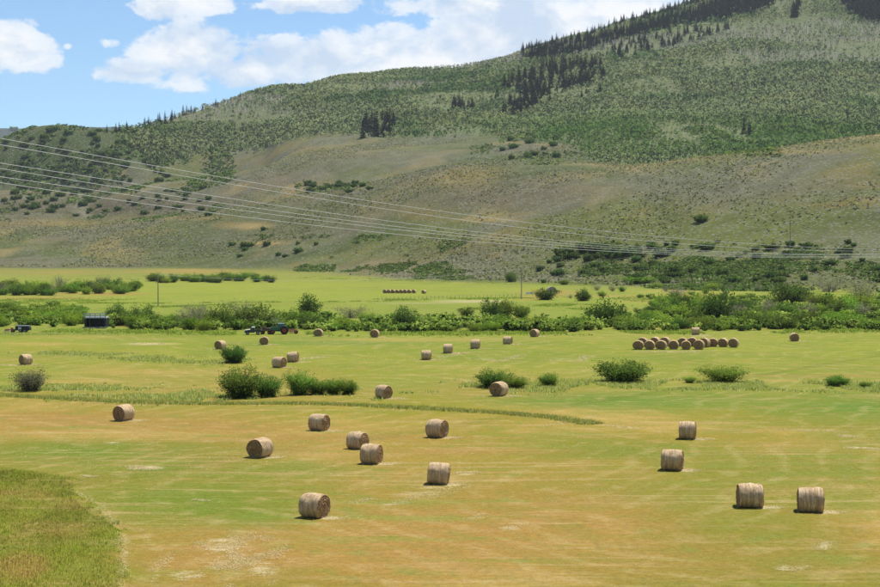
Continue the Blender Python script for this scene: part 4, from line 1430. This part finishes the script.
# straw spilled by the bales and left in trails on the stubble
GXf, GYf = GX.ravel(), GY.ravel()
pale = np.zeros(GXf.shape)
nearf = np.nonzero((GYf > 55) & (GYf < 620))[0]
gx, gy = GXf[nearf], GYf[nearf]
gu, gv = uv_flat(gx, gy)
pl = np.zeros(len(nearf))
for (x, y, ang) in straw_spots:
    pl = np.maximum(pl, 0.95 * np.exp(-((gx - x - 0.95) / 0.95) ** 2 - ((gy - y + 0.45) / 0.8) ** 2))
for (a_, b_, ra, rb, w_) in ((150, 469, 16, 2.0, 1), (225, 548, 46, 8, .62), (262, 570, 28, 13, .62), (187, 577, 28, 8, .62), (222, 541, 24, 4, .7), (230, 566, 60, 24, .46),
                             (420, 493, 34, 4, .6), (390, 504, 30, 3, .55), (430, 487, 30, 3, .6), (512, 528, 16, 2.5, .75), (475, 518, 14, 2, .6), (785, 571, 9, 2, .9), (826, 548, 7, 5, .75), (800, 570, 16, 3, .5),
                             (862, 449, 20, 1.4, .9), (848, 437, 10, 1.2, .9), (200, 501, 13, 1, .7), (466, 474, 14, 1.2, .9), (85, 477, 10, 1.2, .7), (620, 430, 20, 1.2, .5), (570, 421, 30, 1.6, .45), (815, 432, 36, 1.3, .5),
                             (110, 444, 12, 1, .8), (12, 366, 12, .8, .7), (310, 358, 16, 1, .6), (486, 359, 16, 1.6, .55), (563, 359, 22, 1.6, .55), (455, 355, 16, 1, .5), (668, 352, 34, .9, .6), (702, 336, 14, .7, .8),
                             (148, 344, 20, .8, .9), (60, 375, 60, 1.5, .4), (180, 376, 40, 1.2, .5), (660, 391, 70, 1.2, .4), (745, 381, 60, 1.4, .45)):
    pl = np.maximum(pl, w_ * np.exp(-((gu - a_) / ra) ** 2 - ((gv - b_) / rb) ** 2))
for poly, w_, ww in (([(123, 533), (124, 560), (121, 595)], 0.3, .5), ([(75, 490), (102, 508), (118, 530)], 0.35, .4), ([(140, 530), (160, 555), (150, 600)], .4, .45), ([(330, 500), (400, 480), (470, 462)], .5, .4),
                     ([(700, 430), (790, 428), (880, 436)], .6, .4), ([(430, 520), (520, 495), (620, 480)], .45, .4), ([(560, 540), (700, 505), (840, 480)], .5, .35), ([(0, 424), (120, 432), (330, 447)], .7, .4)):
    L_ = at([p[0] for p in poly], [p[1] for p in poly])[:, :2]
    tt = np.linspace(0, 1, 60)
    lx = np.interp(tt, np.linspace(0, 1, len(L_)), L_[:, 0]); ly = np.interp(tt, np.linspace(0, 1, len(L_)), L_[:, 1])
    sel_ = (gy > ly.min() - 4) & (gy < ly.max() + 4) & (gx > lx.min() - 4) & (gx < lx.max() + 4)
    dmin = np.sqrt(((gx[sel_, None] - lx[None]) ** 2 + (gy[sel_, None] - ly[None]) ** 2).min(1))
    pl[sel_] = np.maximum(pl[sel_], ww * np.exp(-(dmin / w_) ** 2))
pale[nearf] = pl
a = gme.attributes.new('straw', 'FLOAT', 'POINT')
a.data.foreach_set('value', pale.astype(np.float32))
Q = []
for (x, y, ang) in straw_spots:
    n = 420
    k = r.uniform(0.0, 1.0, n)
    Q.append(np.stack([x + 0.55 + r.normal(0, 0.35, n) + k * 1.4, y - 0.35 + r.normal(0, 0.35, n) - 0.2 * k], 1))
    Q.append(np.stack([x + r.normal(0, 1.3, 60), y - 0.4 + r.normal(0, 0.9, 60)], 1))
for poly, n_, w_ in ([[(395, 505), (420, 497), (455, 487)], 500, 1.0], [[(350, 504), (375, 500)], 200, .7], [[(430, 500), (470, 486)], 200, .8], [[(505, 532), (525, 524)], 160, .6],
                     [[(465, 522), (485, 515)], 120, .5], [[(130, 467), (150, 471)], 420, .9], [[(125, 470), (160, 469)], 320, .8], [[(190, 501), (210, 502)], 160, .5], [[(455, 474), (480, 473)], 260, .6],
                     [[(780, 572), (790, 568)], 160, .5], [[(820, 552), (832, 543)], 260, .7], [[(790, 573), (812, 568)], 200, .5], [[(845, 448), (880, 450)], 300, .9], [[(840, 436), (856, 438)], 200, .7],
                     [[(120, 535), (122, 560), (119, 590)], 800, .5], [[(75, 492), (100, 508), (116, 528)], 380, .7], [[(82, 477), (95, 478)], 160, .5],
                     [[(0, 365), (20, 366)], 80, 1.0], [[(295, 360), (325, 357)], 260, 1.6], [[(470, 359), (500, 362), (520, 355)], 340, 1.0], [[(545, 360), (580, 362), (585, 356)], 340, 1.0],
                     [[(440, 358), (470, 352)], 200, 1.2], [[(640, 352), (700, 352)], 300, 1.3], [[(690, 336), (715, 336)], 220, 1.3], [[(130, 344), (165, 344)], 300, 2.5], [[(600, 425), (640, 430)], 200, .8],
                     [[(540, 428), (600, 416)], 260, 1.0], [[(780, 430), (850, 433)], 200, .8]):
    Q.append(strip(poly, n_ * 2, w_, r)[:, :2])
n = 70000                                                       # pale cut straw at the bottom left
c_ = np.array([at1(222, 566).x, at1(222, 566).y])
p = r.uniform(-1, 1, (n, 2)) * np.array([3.6, 9.0]) + c_
nn = fbm(p[:, 0] / 1.1, p[:, 1] / 2.6, 301, 4)
k_ = (r.uniform(size=n) < sst(0.46, 0.68, nn + 0.12 * (fbm(p[:, 0] / .35, p[:, 1] / 1.0, 303, 2) - .5)) * (1 - (((p - c_) / np.array([3.6, 9.0])) ** 2).sum(1)).clip(0, 1) ** .5) & ((((p - c_) / np.array([3.6, 9.0])) ** 2).sum(1) < 1)
Q.append(p[k_])
for nn_, d0, d1_ in ((9000, 64, 130), (5000, 130, 330)):        # odd wisps everywhere on the stubble
    yy = np.sqrt(r.uniform(d0 ** 2, d1_ ** 2, nn_)); xx = (r.uniform(0, 880, nn_) - 440) / F * yy
    k_ = fbm(xx / 5.0, yy / 9.0, 311, 3) > 0.56
    Q.append(np.stack([xx[k_], yy[k_]], 1))
Q = np.concatenate(Q)
zz = height(Q[:, 0], Q[:, 1])
n = len(Q)
ax = r.normal(size=(n, 3)); ax[:, 2] *= 0.2
far_k = np.clip(Q[:, 1] / 90.0, 0.8, 3.0)
qd = leaf_quads(np.stack([Q[:, 0], Q[:, 1], zz + 0.035 + r.uniform(0, 0.03, n)], 1), ax, 0.13 * far_k * r.uniform(0.6, 1.3, n), 0.014 * far_k, r)
v, f = quads_to(qd)
o = link('loose_straw', np_mesh('loose_straw', v, f, np.repeat(shade(n, [(222, 204, 152), (208, 184, 128), (234, 222, 182)], r), 4, axis=0)), M_STRAW)
tag(o, 'wisps of pale straw lying on the stubble round the bales and in trails', 'straw', None, 'stuff')

# stubble tufts giving the near field its nap
n = 110000
yy = np.sqrt(r.uniform(62 ** 2, 150 ** 2, n)); xx = (r.uniform(-10, 890, n) - 440) / F * yy
k_ = r.uniform(size=n) < 0.25 + 0.75 * sst(0.4, 0.6, fbm(xx / 1.5, yy / 4.0, 331, 3))
xx, yy = xx[k_], yy[k_]
q = np.stack([xx, yy, height(xx, yy)], 1)
pc, _ = paint(xx, yy, q[:, 2])
tufts('stubble', q, r.uniform(0.03, 0.09, len(q)), r.uniform(0.012, 0.035, len(q)), pc * 0.80 * r.uniform(0.8, 1.2, (len(q), 1)), 'short mown hay stubble of the near field', 2)

# ------------------------------------------------------------------ farm machines
M_RUBBER = material('rubber', (0.025, 0.025, 0.027), 0.85, 0.3, 9)
M_RED = material('red_paint', (0.33, 0.045, 0.035), 0.5, 0.3, 5)
M_RUST = material('rusty_red', (0.34, 0.13, 0.085), 0.75, 0.4, 4)
M_GREEN = material('green_paint', (0.04, 0.15, 0.06), 0.45, 0.25, 4)
M_WHITE = material('white_paint', (0.74, 0.75, 0.76), 0.4, 0.06, 3)
M_NAVY = material('dark_blue_paint', (0.035, 0.04, 0.052), 0.35, 0.25, 3)
M_BLACK = material('black_paint', (0.02, 0.021, 0.023), 0.5, 0.3, 4)
M_STEEL = material('grey_steel', (0.30, 0.31, 0.32), 0.5, 0.25, 5, 0.4)
M_WOOD = material('weathered_wood', (0.27, 0.22, 0.17), 0.9, 0.35, 3, bump=0.3)
M_PLANK = material('brown_planks', (0.20, 0.13, 0.08), 0.85, 0.35, 3)
M_GREYWOOD = material('silvered_wood', (0.46, 0.46, 0.46), 0.85, 0.2, 3)
M_CONC = material('concrete', (0.42, 0.42, 0.40), 0.9, 0.2, 2)
gl = material('tinted_glass', (0.02, 0.05, 0.055), 0.08, 0.1, 2, spec=0.6)


def place(o, px, py, yaw=0.0):
    p = at1(px, py)
    o.location = p
    o.rotation_euler = (0, 0, yaw)
    return o


def wheel(parent, x, y, R, w, rim):
    t = MB()
    n = 20
    prof = [(R * 0.55, w / 2), (R * 0.92, w / 2), (R, w * 0.32), (R, -w * 0.32), (R * 0.92, -w / 2), (R * 0.55, -w / 2)]
    vs = [(x + pr * math.cos(2 * math.pi * i / n), y + pw, R + pr * math.sin(2 * math.pi * i / n)) for i in range(n) for pr, pw in prof]
    k = len(prof)
    fs = [(i * k + j, i * k + (j + 1) % k, ((i + 1) % n) * k + (j + 1) % k, ((i + 1) % n) * k + j) for i in range(n) for j in range(k)]
    t.add(vs, fs)
    if R > 0.5:
        for i in range(n):                                      # lugs
            a_ = 2 * math.pi * i / n
            t.box((x + R * math.cos(a_), y, R + R * math.sin(a_)), (0.07, w * 0.95, 0.07), 0, 1, -a_)
    o = t.build('wheel', M_RUBBER, parent)
    rm = MB().tube((x, y - w * 0.30, R), (x, y + w * 0.30, R), R * 0.60, None, 18).tube((x, y - w * 0.45, R), (x, y + w * 0.45, R), R * 0.17, None, 10)
    rm.build('rim', rim, o)
    return o


def empty(name, label, cat, group=None):
    o = bpy.data.objects.new(name, None)
    COL.objects.link(o)
    o.empty_display_size = 0.3
    return tag(o, label, cat, group)


# tractor, facing left (-x)
t = empty('tractor', 'green tractor with a glazed cab and big red rear wheels parked at the willow belt', 'tractor')
MB().prism([(-1.75, .75), (-1.75, 1.30), (-1.5, 1.42), (-0.35, 1.5), (-0.35, .75)], -.36, .36).build('hood', M_GREEN, t)
MB().box((-0.3, 0, .72), (2.9, .42, .3)).box((-1.72, 0, .95), (.12, .5, .55)).build('chassis', M_BLACK, t)
MB().box((0.35, 0, 1.15), (1.3, 1.1, .5)).build('cab_base', M_GREEN, t)
MB().box((0.35, 0, 1.74), (1.12, 1.0, .66), 0, .93).build('cab_glass', gl, t)
cf = MB()
for sx in (-.57, .57):
    for sy in (-.51, .51):
        cf.tube((.35 + sx, sy, 1.4), (.35 + sx * .93, sy * .93, 2.08), .035, None, 6)
cf.build('cab_post', M_GREEN, t)
MB().box((0.35, 0, 2.14), (1.3, 1.2, .13), 0, .9).build('cab_roof', material('pale_teal_roof', (0.25, 0.38, 0.30), .5, .1), t)
MB().tube((-1.0, .2, 1.4), (-1.0, .2, 2.2), .04, .035, 8).build('exhaust', M_BLACK, t)
for sy in (-.75, .75):
    wheel(t, 1.05, sy, .80, .42, M_RED)
    wheel(t, -1.30, sy * .82, .48, .28, M_RED)
    MB().prism([(0.35, 1.45), (0.6, 1.66), (1.25, 1.72), (1.6, 1.5), (1.6, 1.44), (1.25, 1.66), (.62, 1.6), (.4, 1.42)], sy - .2, sy + .2).build('fender', M_GREEN, t)
MB().tube((-1.75, -.2, 1.15), (-1.8, -.2, 1.15), .09, None, 10).build('headlight', M_WHITE, t)
MB().tube((-1.75, .2, 1.15), (-1.8, .2, 1.15), .09, None, 10).build('headlight', M_WHITE, t)
place(t, 279, 334.3, rad(4))
# rake behind the tractor
t = empty('hay_rake', 'faded red hay rake hitched behind the tractor, near the end-on bale', 'hay rake')
MB().tube((-1.1, 0, .6), (1.0, .3, .75), .07, None, 8).tube((-.2, -.9, .7), (.9, .9, .7), .06, None, 8).tube((-.2, -.9, .7), (-.2, -.9, .35), .05, None, 6).build('frame', M_RUST, t)
for i in range(4):
    k = i / 3
    x_, y_ = -.15 + 1.0 * k, -.85 + 1.7 * k
    w_ = MB()
    for j in range(16):
        a_ = 2 * math.pi * j / 16
        w_.tube((x_, y_, .55), (x_ + .5 * math.cos(a_), y_ + .08, .55 + .5 * math.sin(a_)), .018, .012, 4)
    for j in range(16):
        a_, b_ = 2 * math.pi * j / 16, 2 * math.pi * (j + 1) / 16
        w_.tube((x_ + .4 * math.cos(a_), y_ + .06, .55 + .4 * math.sin(a_)), (x_ + .4 * math.cos(b_), y_ + .06, .55 + .4 * math.sin(b_)), .03, None, 4)
    w_.build('rake_wheel', M_RUST, t)
for sy in (-.5, .6):
    wheel(t, .95, sy, .33, .2, M_RUST)
place(t, 291.3, 333.9, 0)
# flat wagon
t = empty('hay_wagon', 'low brown flat wagon parked between the truck and the tractor', 'wagon')
MB().box((0, 0, .78), (2.3, 1.7, .1)).build('deck', M_PLANK, t)
MB().box((0, -.5, .66), (2.3, .1, .14)).box((0, .5, .66), (2.3, .1, .14)).tube((-1.1, 0, .6), (-1.9, 0, .5), .05, None, 6).build('chassis', M_RUST, t)
rk = MB()
for x_ in (1.05, -1.05):
    for y_ in (-.75, .75):
        rk.box((x_, y_, 1.15), (.08, .08, .66))
    rk.box((x_, 0, 1.42), (.06, 1.6, .1)).box((x_, 0, 1.12), (.06, 1.6, .1))
rk.build('end_rack', M_PLANK, t)
MB().box((.1, 0, 1.02), (1.7, 1.2, .38), 0, .85).box((-.5, .1, 1.25), (.5, .8, .16), .3).build('load', material('dark_load', (.10, .065, .05), .9, .5, 6), t)
for x_ in (-.7, .7):
    for sy in (-.75, .75):
        wheel(t, x_, sy, .34, .2, M_RUST)
place(t, 266, 334.2, rad(-3))
# pickup truck, facing left
t = empty('pickup_truck', 'small dark blue pickup truck with white hood, leftmost of the machines by the tractor', 'truck')
MB().prism([(-1.55, .45), (-1.6, .78), (-1.5, .9), (-.55, 1.0), (.35, 1.0), (.35, .45)], -.75, .75).build('body', M_NAVY, t)
MB().prism([(-1.52, .905), (-1.45, .96), (-.52, 1.08), (-.5, 1.005)], -.7, .7).build('hood', M_WHITE, t)
MB().prism([(-.5, 1.0), (-.15, 1.45), (.35, 1.48), (.42, 1.0)], -.68, .68).build('cab_glass', gl, t)
MB().box((.12, 0, 1.52), (.72, 1.4, .09), 0, .93).build('cab_roof', M_WHITE, t)
MB().box((1.0, -.72, .80), (1.3, .06, .42)).box((1.0, .72, .80), (1.3, .06, .42)).box((1.63, 0, .80), (.06, 1.4, .42)).box((1.0, 0, .6), (1.3, 1.4, .06)).build('cargo_bed', M_NAVY, t)
MB().box((-1.6, 0, .5), (.12, 1.5, .16)).build('bumper', M_STEEL, t)
for sy in (-.52, .52):
    MB().box((-1.585, sy, .76), (.06, .24, .14)).build('headlight', M_WHITE, t)
for sy in (-.68, .68):
    wheel(t, -1.02, sy, .36, .22, M_STEEL)
    wheel(t, 1.0, sy, .36, .22, M_STEEL)
place(t, 252.5, 334.8, rad(6))

# red implement and dark trailer at the left edge
t = empty('stock_trailer', 'low black trailer with a pale side panel at the far left below the thicket', 'trailer')
MB().prism([(-1.4, .4), (-1.4, 1.15), (-1.25, 1.3), (1.2, 1.3), (1.45, .95), (1.45, .4)], -.85, .85).build('body', M_BLACK, t)
MB().box((-.5, -.862, .84), (.62, .02, .5)).build('panel', material('pale_panel', (.5, .52, .54), .5, .3, 4), t)
MB().box((.0, 0, 1.33), (2.6, 1.76, .05)).build('roof', M_STEEL, t)
for x_ in (-.4, .45):
    for sy in (-.82, .82):
        wheel(t, x_, sy, .33, .2, M_STEEL)
place(t, 22.8, 332.3, rad(2))
t = empty('hay_mower', 'rusty red mower frame standing left of the black trailer', 'mower')
MB().box((0, 0, .62), (2.2, .22, .16)).box((-.7, .1, .45), (.9, 1.1, .22), .15, .85).tube((.9, 0, .6), (1.5, 0, .5), .06, None, 6).box((.3, .2, .8), (.5, .4, .3), 0, .8).build('frame', M_RUST, t)
MB().box((-.6, -.5, .28), (1.3, .14, .1)).build('cutter_bar', M_STEEL, t)
for sy in (-.45, .55):
    wheel(t, .5, sy, .32, .18, M_RUST)
place(t, 10, 332.4, 0)

# ------------------------------------------------------------------ small bridge over the creek
br = empty('bridge', 'small bridge with a silvered plank railing over a dark gap in the thicket', 'bridge')
MB().box((0, 1.6, 2.32), (5.0, 3.6, .28)).build('deck', M_CONC, br)
for s in (-1, 1):
    MB().box((s * 2.3, 1.6, .9), (.5, 3.4, 2.55)).build('abutment', M_BLACK if s < 0 else M_BLACK, br)  # abutments coloured black to carry the shade under the deck
MB().box((0, 3.45, .85), (4.1, .2, 2.6)).build('gap_shade_panel', M_BLACK, br)  # added black panel closing the gap, its colour stands in for shade
for x_ in (-2.4, -1.2, 0, 1.2, 2.4):
    MB().box((x_, -.12, 2.85), (.2, .16, 1.0)).build('post', M_WOOD, br)
for z_, h_ in ((3.27, .24), (2.72, .36)):
    MB().box((0, -.245, z_), (5.3, .09, h_)).build('rail', M_GREYWOOD, br)
place(br, 95, 327.3, rad(1))
br.scale = (.92, .92, .9)
w = MB()
p0 = at1(95, 328.0)
wm = material('creek_water', (.16, .19, .20), .06, .1, .5, spec=.5)
pts = [(-2.6, -4.0), (2.6, -3.4), (2.0, 3.2), (-2.0, 3.2)]
w.add([(p0.x + a_, p0.y + b_ + 1, p0.z + .12) for a_, b_ in pts], [(0, 1, 2, 3)])
o = w.build('water', wm)
tag(o, 'glint of creek water under the small bridge', 'water', None, 'structure')

# ------------------------------------------------------------------ poles, lines, fence, hut
def pole(px, py, top, label, arm=1.6, thick=.15):
    t = empty('utility_pole', label, 'utility pole', 'wooden utility poles')
    p = at1(px, py)
    h = (py - top) / F * p.y
    MB().tube((0, 0, -.3), (0, 0, h), thick, thick * .7, 10).build('pole', M_WOOD, t)
    MB().box((0, -.16, h - .5), (arm, .1, .13)).build('crossarm', M_WOOD, t)
    for x_ in (-arm * .45, 0, arm * .45):
        MB().tube((x_, -.16, h - .43), (x_, -.16, h - .2), .05, .035, 8).build('insulator', M_STEEL, t)
    t.location = p
    t.rotation_euler = (0, 0, rad(70))
    return p + Vector((0, 0, h - .2))


pA = pole(158, 306.5, 274, 'wooden utility pole at left beside the willows of the creek', 1.4, .17)
pB = pole(521.5, 299, 267.5, 'wooden utility pole standing on the far meadow at the centre', 1.4, .17)
pC = pole(790, 252, 224, 'thin dark utility pole high on the right-hand hillside', 1.6, .20)


def wire_obj(name, pts, rad_, mat, label, group):
    pts = np.asarray(pts, dtype=float)
    k = 5
    dv = np.gradient(pts, axis=0); dv /= np.linalg.norm(dv, axis=1, keepdims=True)
    sd = np.cross(dv, np.array([0, 0, 1.0])); sd /= np.linalg.norm(sd, axis=1, keepdims=True)
    up_ = np.cross(sd, dv)
    an = np.arange(k) * 2 * math.pi / k
    ring = pts[:, None] + rad_ * (np.cos(an)[None, :, None] * sd[:, None] + np.sin(an)[None, :, None] * up_[:, None])
    id_ = np.arange(len(pts) * k).reshape(-1, k)
    f = np.stack([id_[:-1], np.roll(id_, -1, 1)[:-1], np.roll(id_, -1, 1)[1:], id_[1:]], -1).reshape(-1, 4)
    o = link(name, np_mesh(name, ring.reshape(-1, 3), f, None, True), mat)
    return tag(o, label, 'power line', group)


M_WIRE = material('aluminium_wire', (.5, .5, .5), .5, .05, 1, .0, .3)
# near transmission lines: photo rows at five columns; plan is a straight run going away to the right
WX = np.array([0, 220, 440, 660, 880])
WIRES = [((138.4, 177.2, 211.2, 236.8, 249.6), 'topmost power line sagging down from the left edge to the right'),
         ((144.8, 182.8, 216.6, 242.4, 251.0), 'second power line from the top at the left edge'),
         ((163.0, 198.0, 226.3, 249.3, 253.2), 'third power line from the top at the left edge'),
         ((168.6, 203.0, 231.6, 250.2, 254.6), 'fourth power line from the top, middle one of the lower set'),
         ((176.7, 208.2, 233.6, 252.6, 256.2), 'fifth power line from the top at the left edge'),
         ((182.8, 213.6, 239.0, 253.6, 257.6), 'lowest power line of all at the left edge')]
for k, (ysx, lab) in enumerate(WIRES):
    co_ = np.polyfit((WX - 440) / 440.0, ysx, 3)
    tt = np.linspace(-40, 930, 120)
    py = np.polyval(co_, (tt - 440) / 440.0)
    inv = np.interp(tt, [-40, 930], [1 / 92.0, 1 / 250.0])
    d_ = 1 / inv + k * 0.8
    pts = np.stack([(tt - 440) / F * d_, d_, CZ + (HY - py) / F * d_], 1)
    # carry on with the end slopes well past the frame
    a0 = pts[0] + (pts[0] - pts[1]) / np.linalg.norm(pts[0] - pts[1]) * np.array([[60], [30]])
    a1 = pts[-1] + (pts[-1] - pts[-2]) / np.linalg.norm(pts[-1] - pts[-2]) * np.array([[30], [90]])
    a1[:, 2] = pts[-1, 2] + np.array([.2, 2.5])
    wire_obj('power_line', np.concatenate([a0, pts, a1]), 0.019, M_WIRE, lab, 'power lines crossing the valley')
for (q0, q1, lab) in ((pA, pB, 'thin wire strung from the left utility pole to the pole at the centre'), (pB, pC, 'thin wire running from the centre pole up to the hillside pole')):
    s_ = np.linspace(0, 1, 30)
    pts = np.array(q0)[None] * (1 - s_[:, None]) + np.array(q1)[None] * s_[:, None]
    pts[:, 2] -= 4 * s_ * (1 - s_) * 3.0
    wire_obj('service_wire', pts, 0.02, M_STEEL, lab, 'service wires')

f_ = empty('wire_fence', 'low wire fence with wooden posts crossing the far meadow', 'fence')
FP = at(np.linspace(378, 520, 36), np.linspace(300.5, 297.0, 36))
pm = MB().box((0, 0, .62), (.1, .1, 1.2)).mesh('post')
for p in FP:
    o = link('post', pm, M_WOOD, f_)
    o.location = p
wf = MB()
for a_, b_ in zip(FP[:-1], FP[1:]):
    for z_ in (.45, .8, 1.15):
        wf.tube(Vector(a_) + Vector((0, 0, z_)), Vector(b_) + Vector((0, 0, z_)), .012, None, 3)
wf.build('wire', M_STEEL, f_)

ht = empty('field_hut', 'small grey hut with a rounded roof on the far meadow right of the centre pole', 'hut')
MB().prism([(-1.7, 0), (-1.7, 1.3), (-1.2, 1.95), (-.4, 2.3), (.4, 2.3), (1.2, 1.95), (1.7, 1.3), (1.7, 0)], -1.2, 1.2).build('shell', material('weathered_tin', (.26, .25, .22), .8, .3, 2), ht)
MB().box((-.5, -1.225, .85), (.9, .04, 1.7)).build('door', M_WOOD, ht)
MB().box((.85, -1.225, 1.1), (.6, .04, .5)).build('window', gl, ht)
place(ht, 551.5, 292.2, rad(10))
tr = empty('water_trough', 'long white stock trough on the far meadow just right of the centre pole', 'trough')
MB().prism([(-1.4, .12), (-1.5, .75), (1.5, .75), (1.4, .12)], -.5, .5).build('tank', M_WHITE, tr)
MB().box((0, 0, .78), (2.7, .8, .02)).build('water_surface', wm, tr)
MB().box((-.9, 0, .06), (.15, .9, .12)).box((.9, 0, .06), (.15, .9, .12)).build('skid', M_WOOD, tr)
place(tr, 529.5, 294.2, rad(-5))

# ------------------------------------------------------------------ air
hz = MB().box((0, 4800, 590), (24000, 10100, 1240))
hm = bpy.data.materials.new('air')
hm.use_nodes = True
hm.node_tree.nodes.clear()
g = N(hm.node_tree)
pv = g.node('ShaderNodeVolumePrincipled')
pv.inputs['Color'].default_value = (0.80, 0.90, 1.0, 1)
pv.inputs['Density'].default_value = 0.00003
pv.inputs['Anisotropy'].default_value = 0.2
om = g.node('ShaderNodeOutputMaterial')
hm.node_tree.links.new(pv.outputs[0], om.inputs['Volume'])
o = hz.build('haze', hm)
tag(o, 'thin blue summer haze over the valley', 'haze', None, 'stuff')
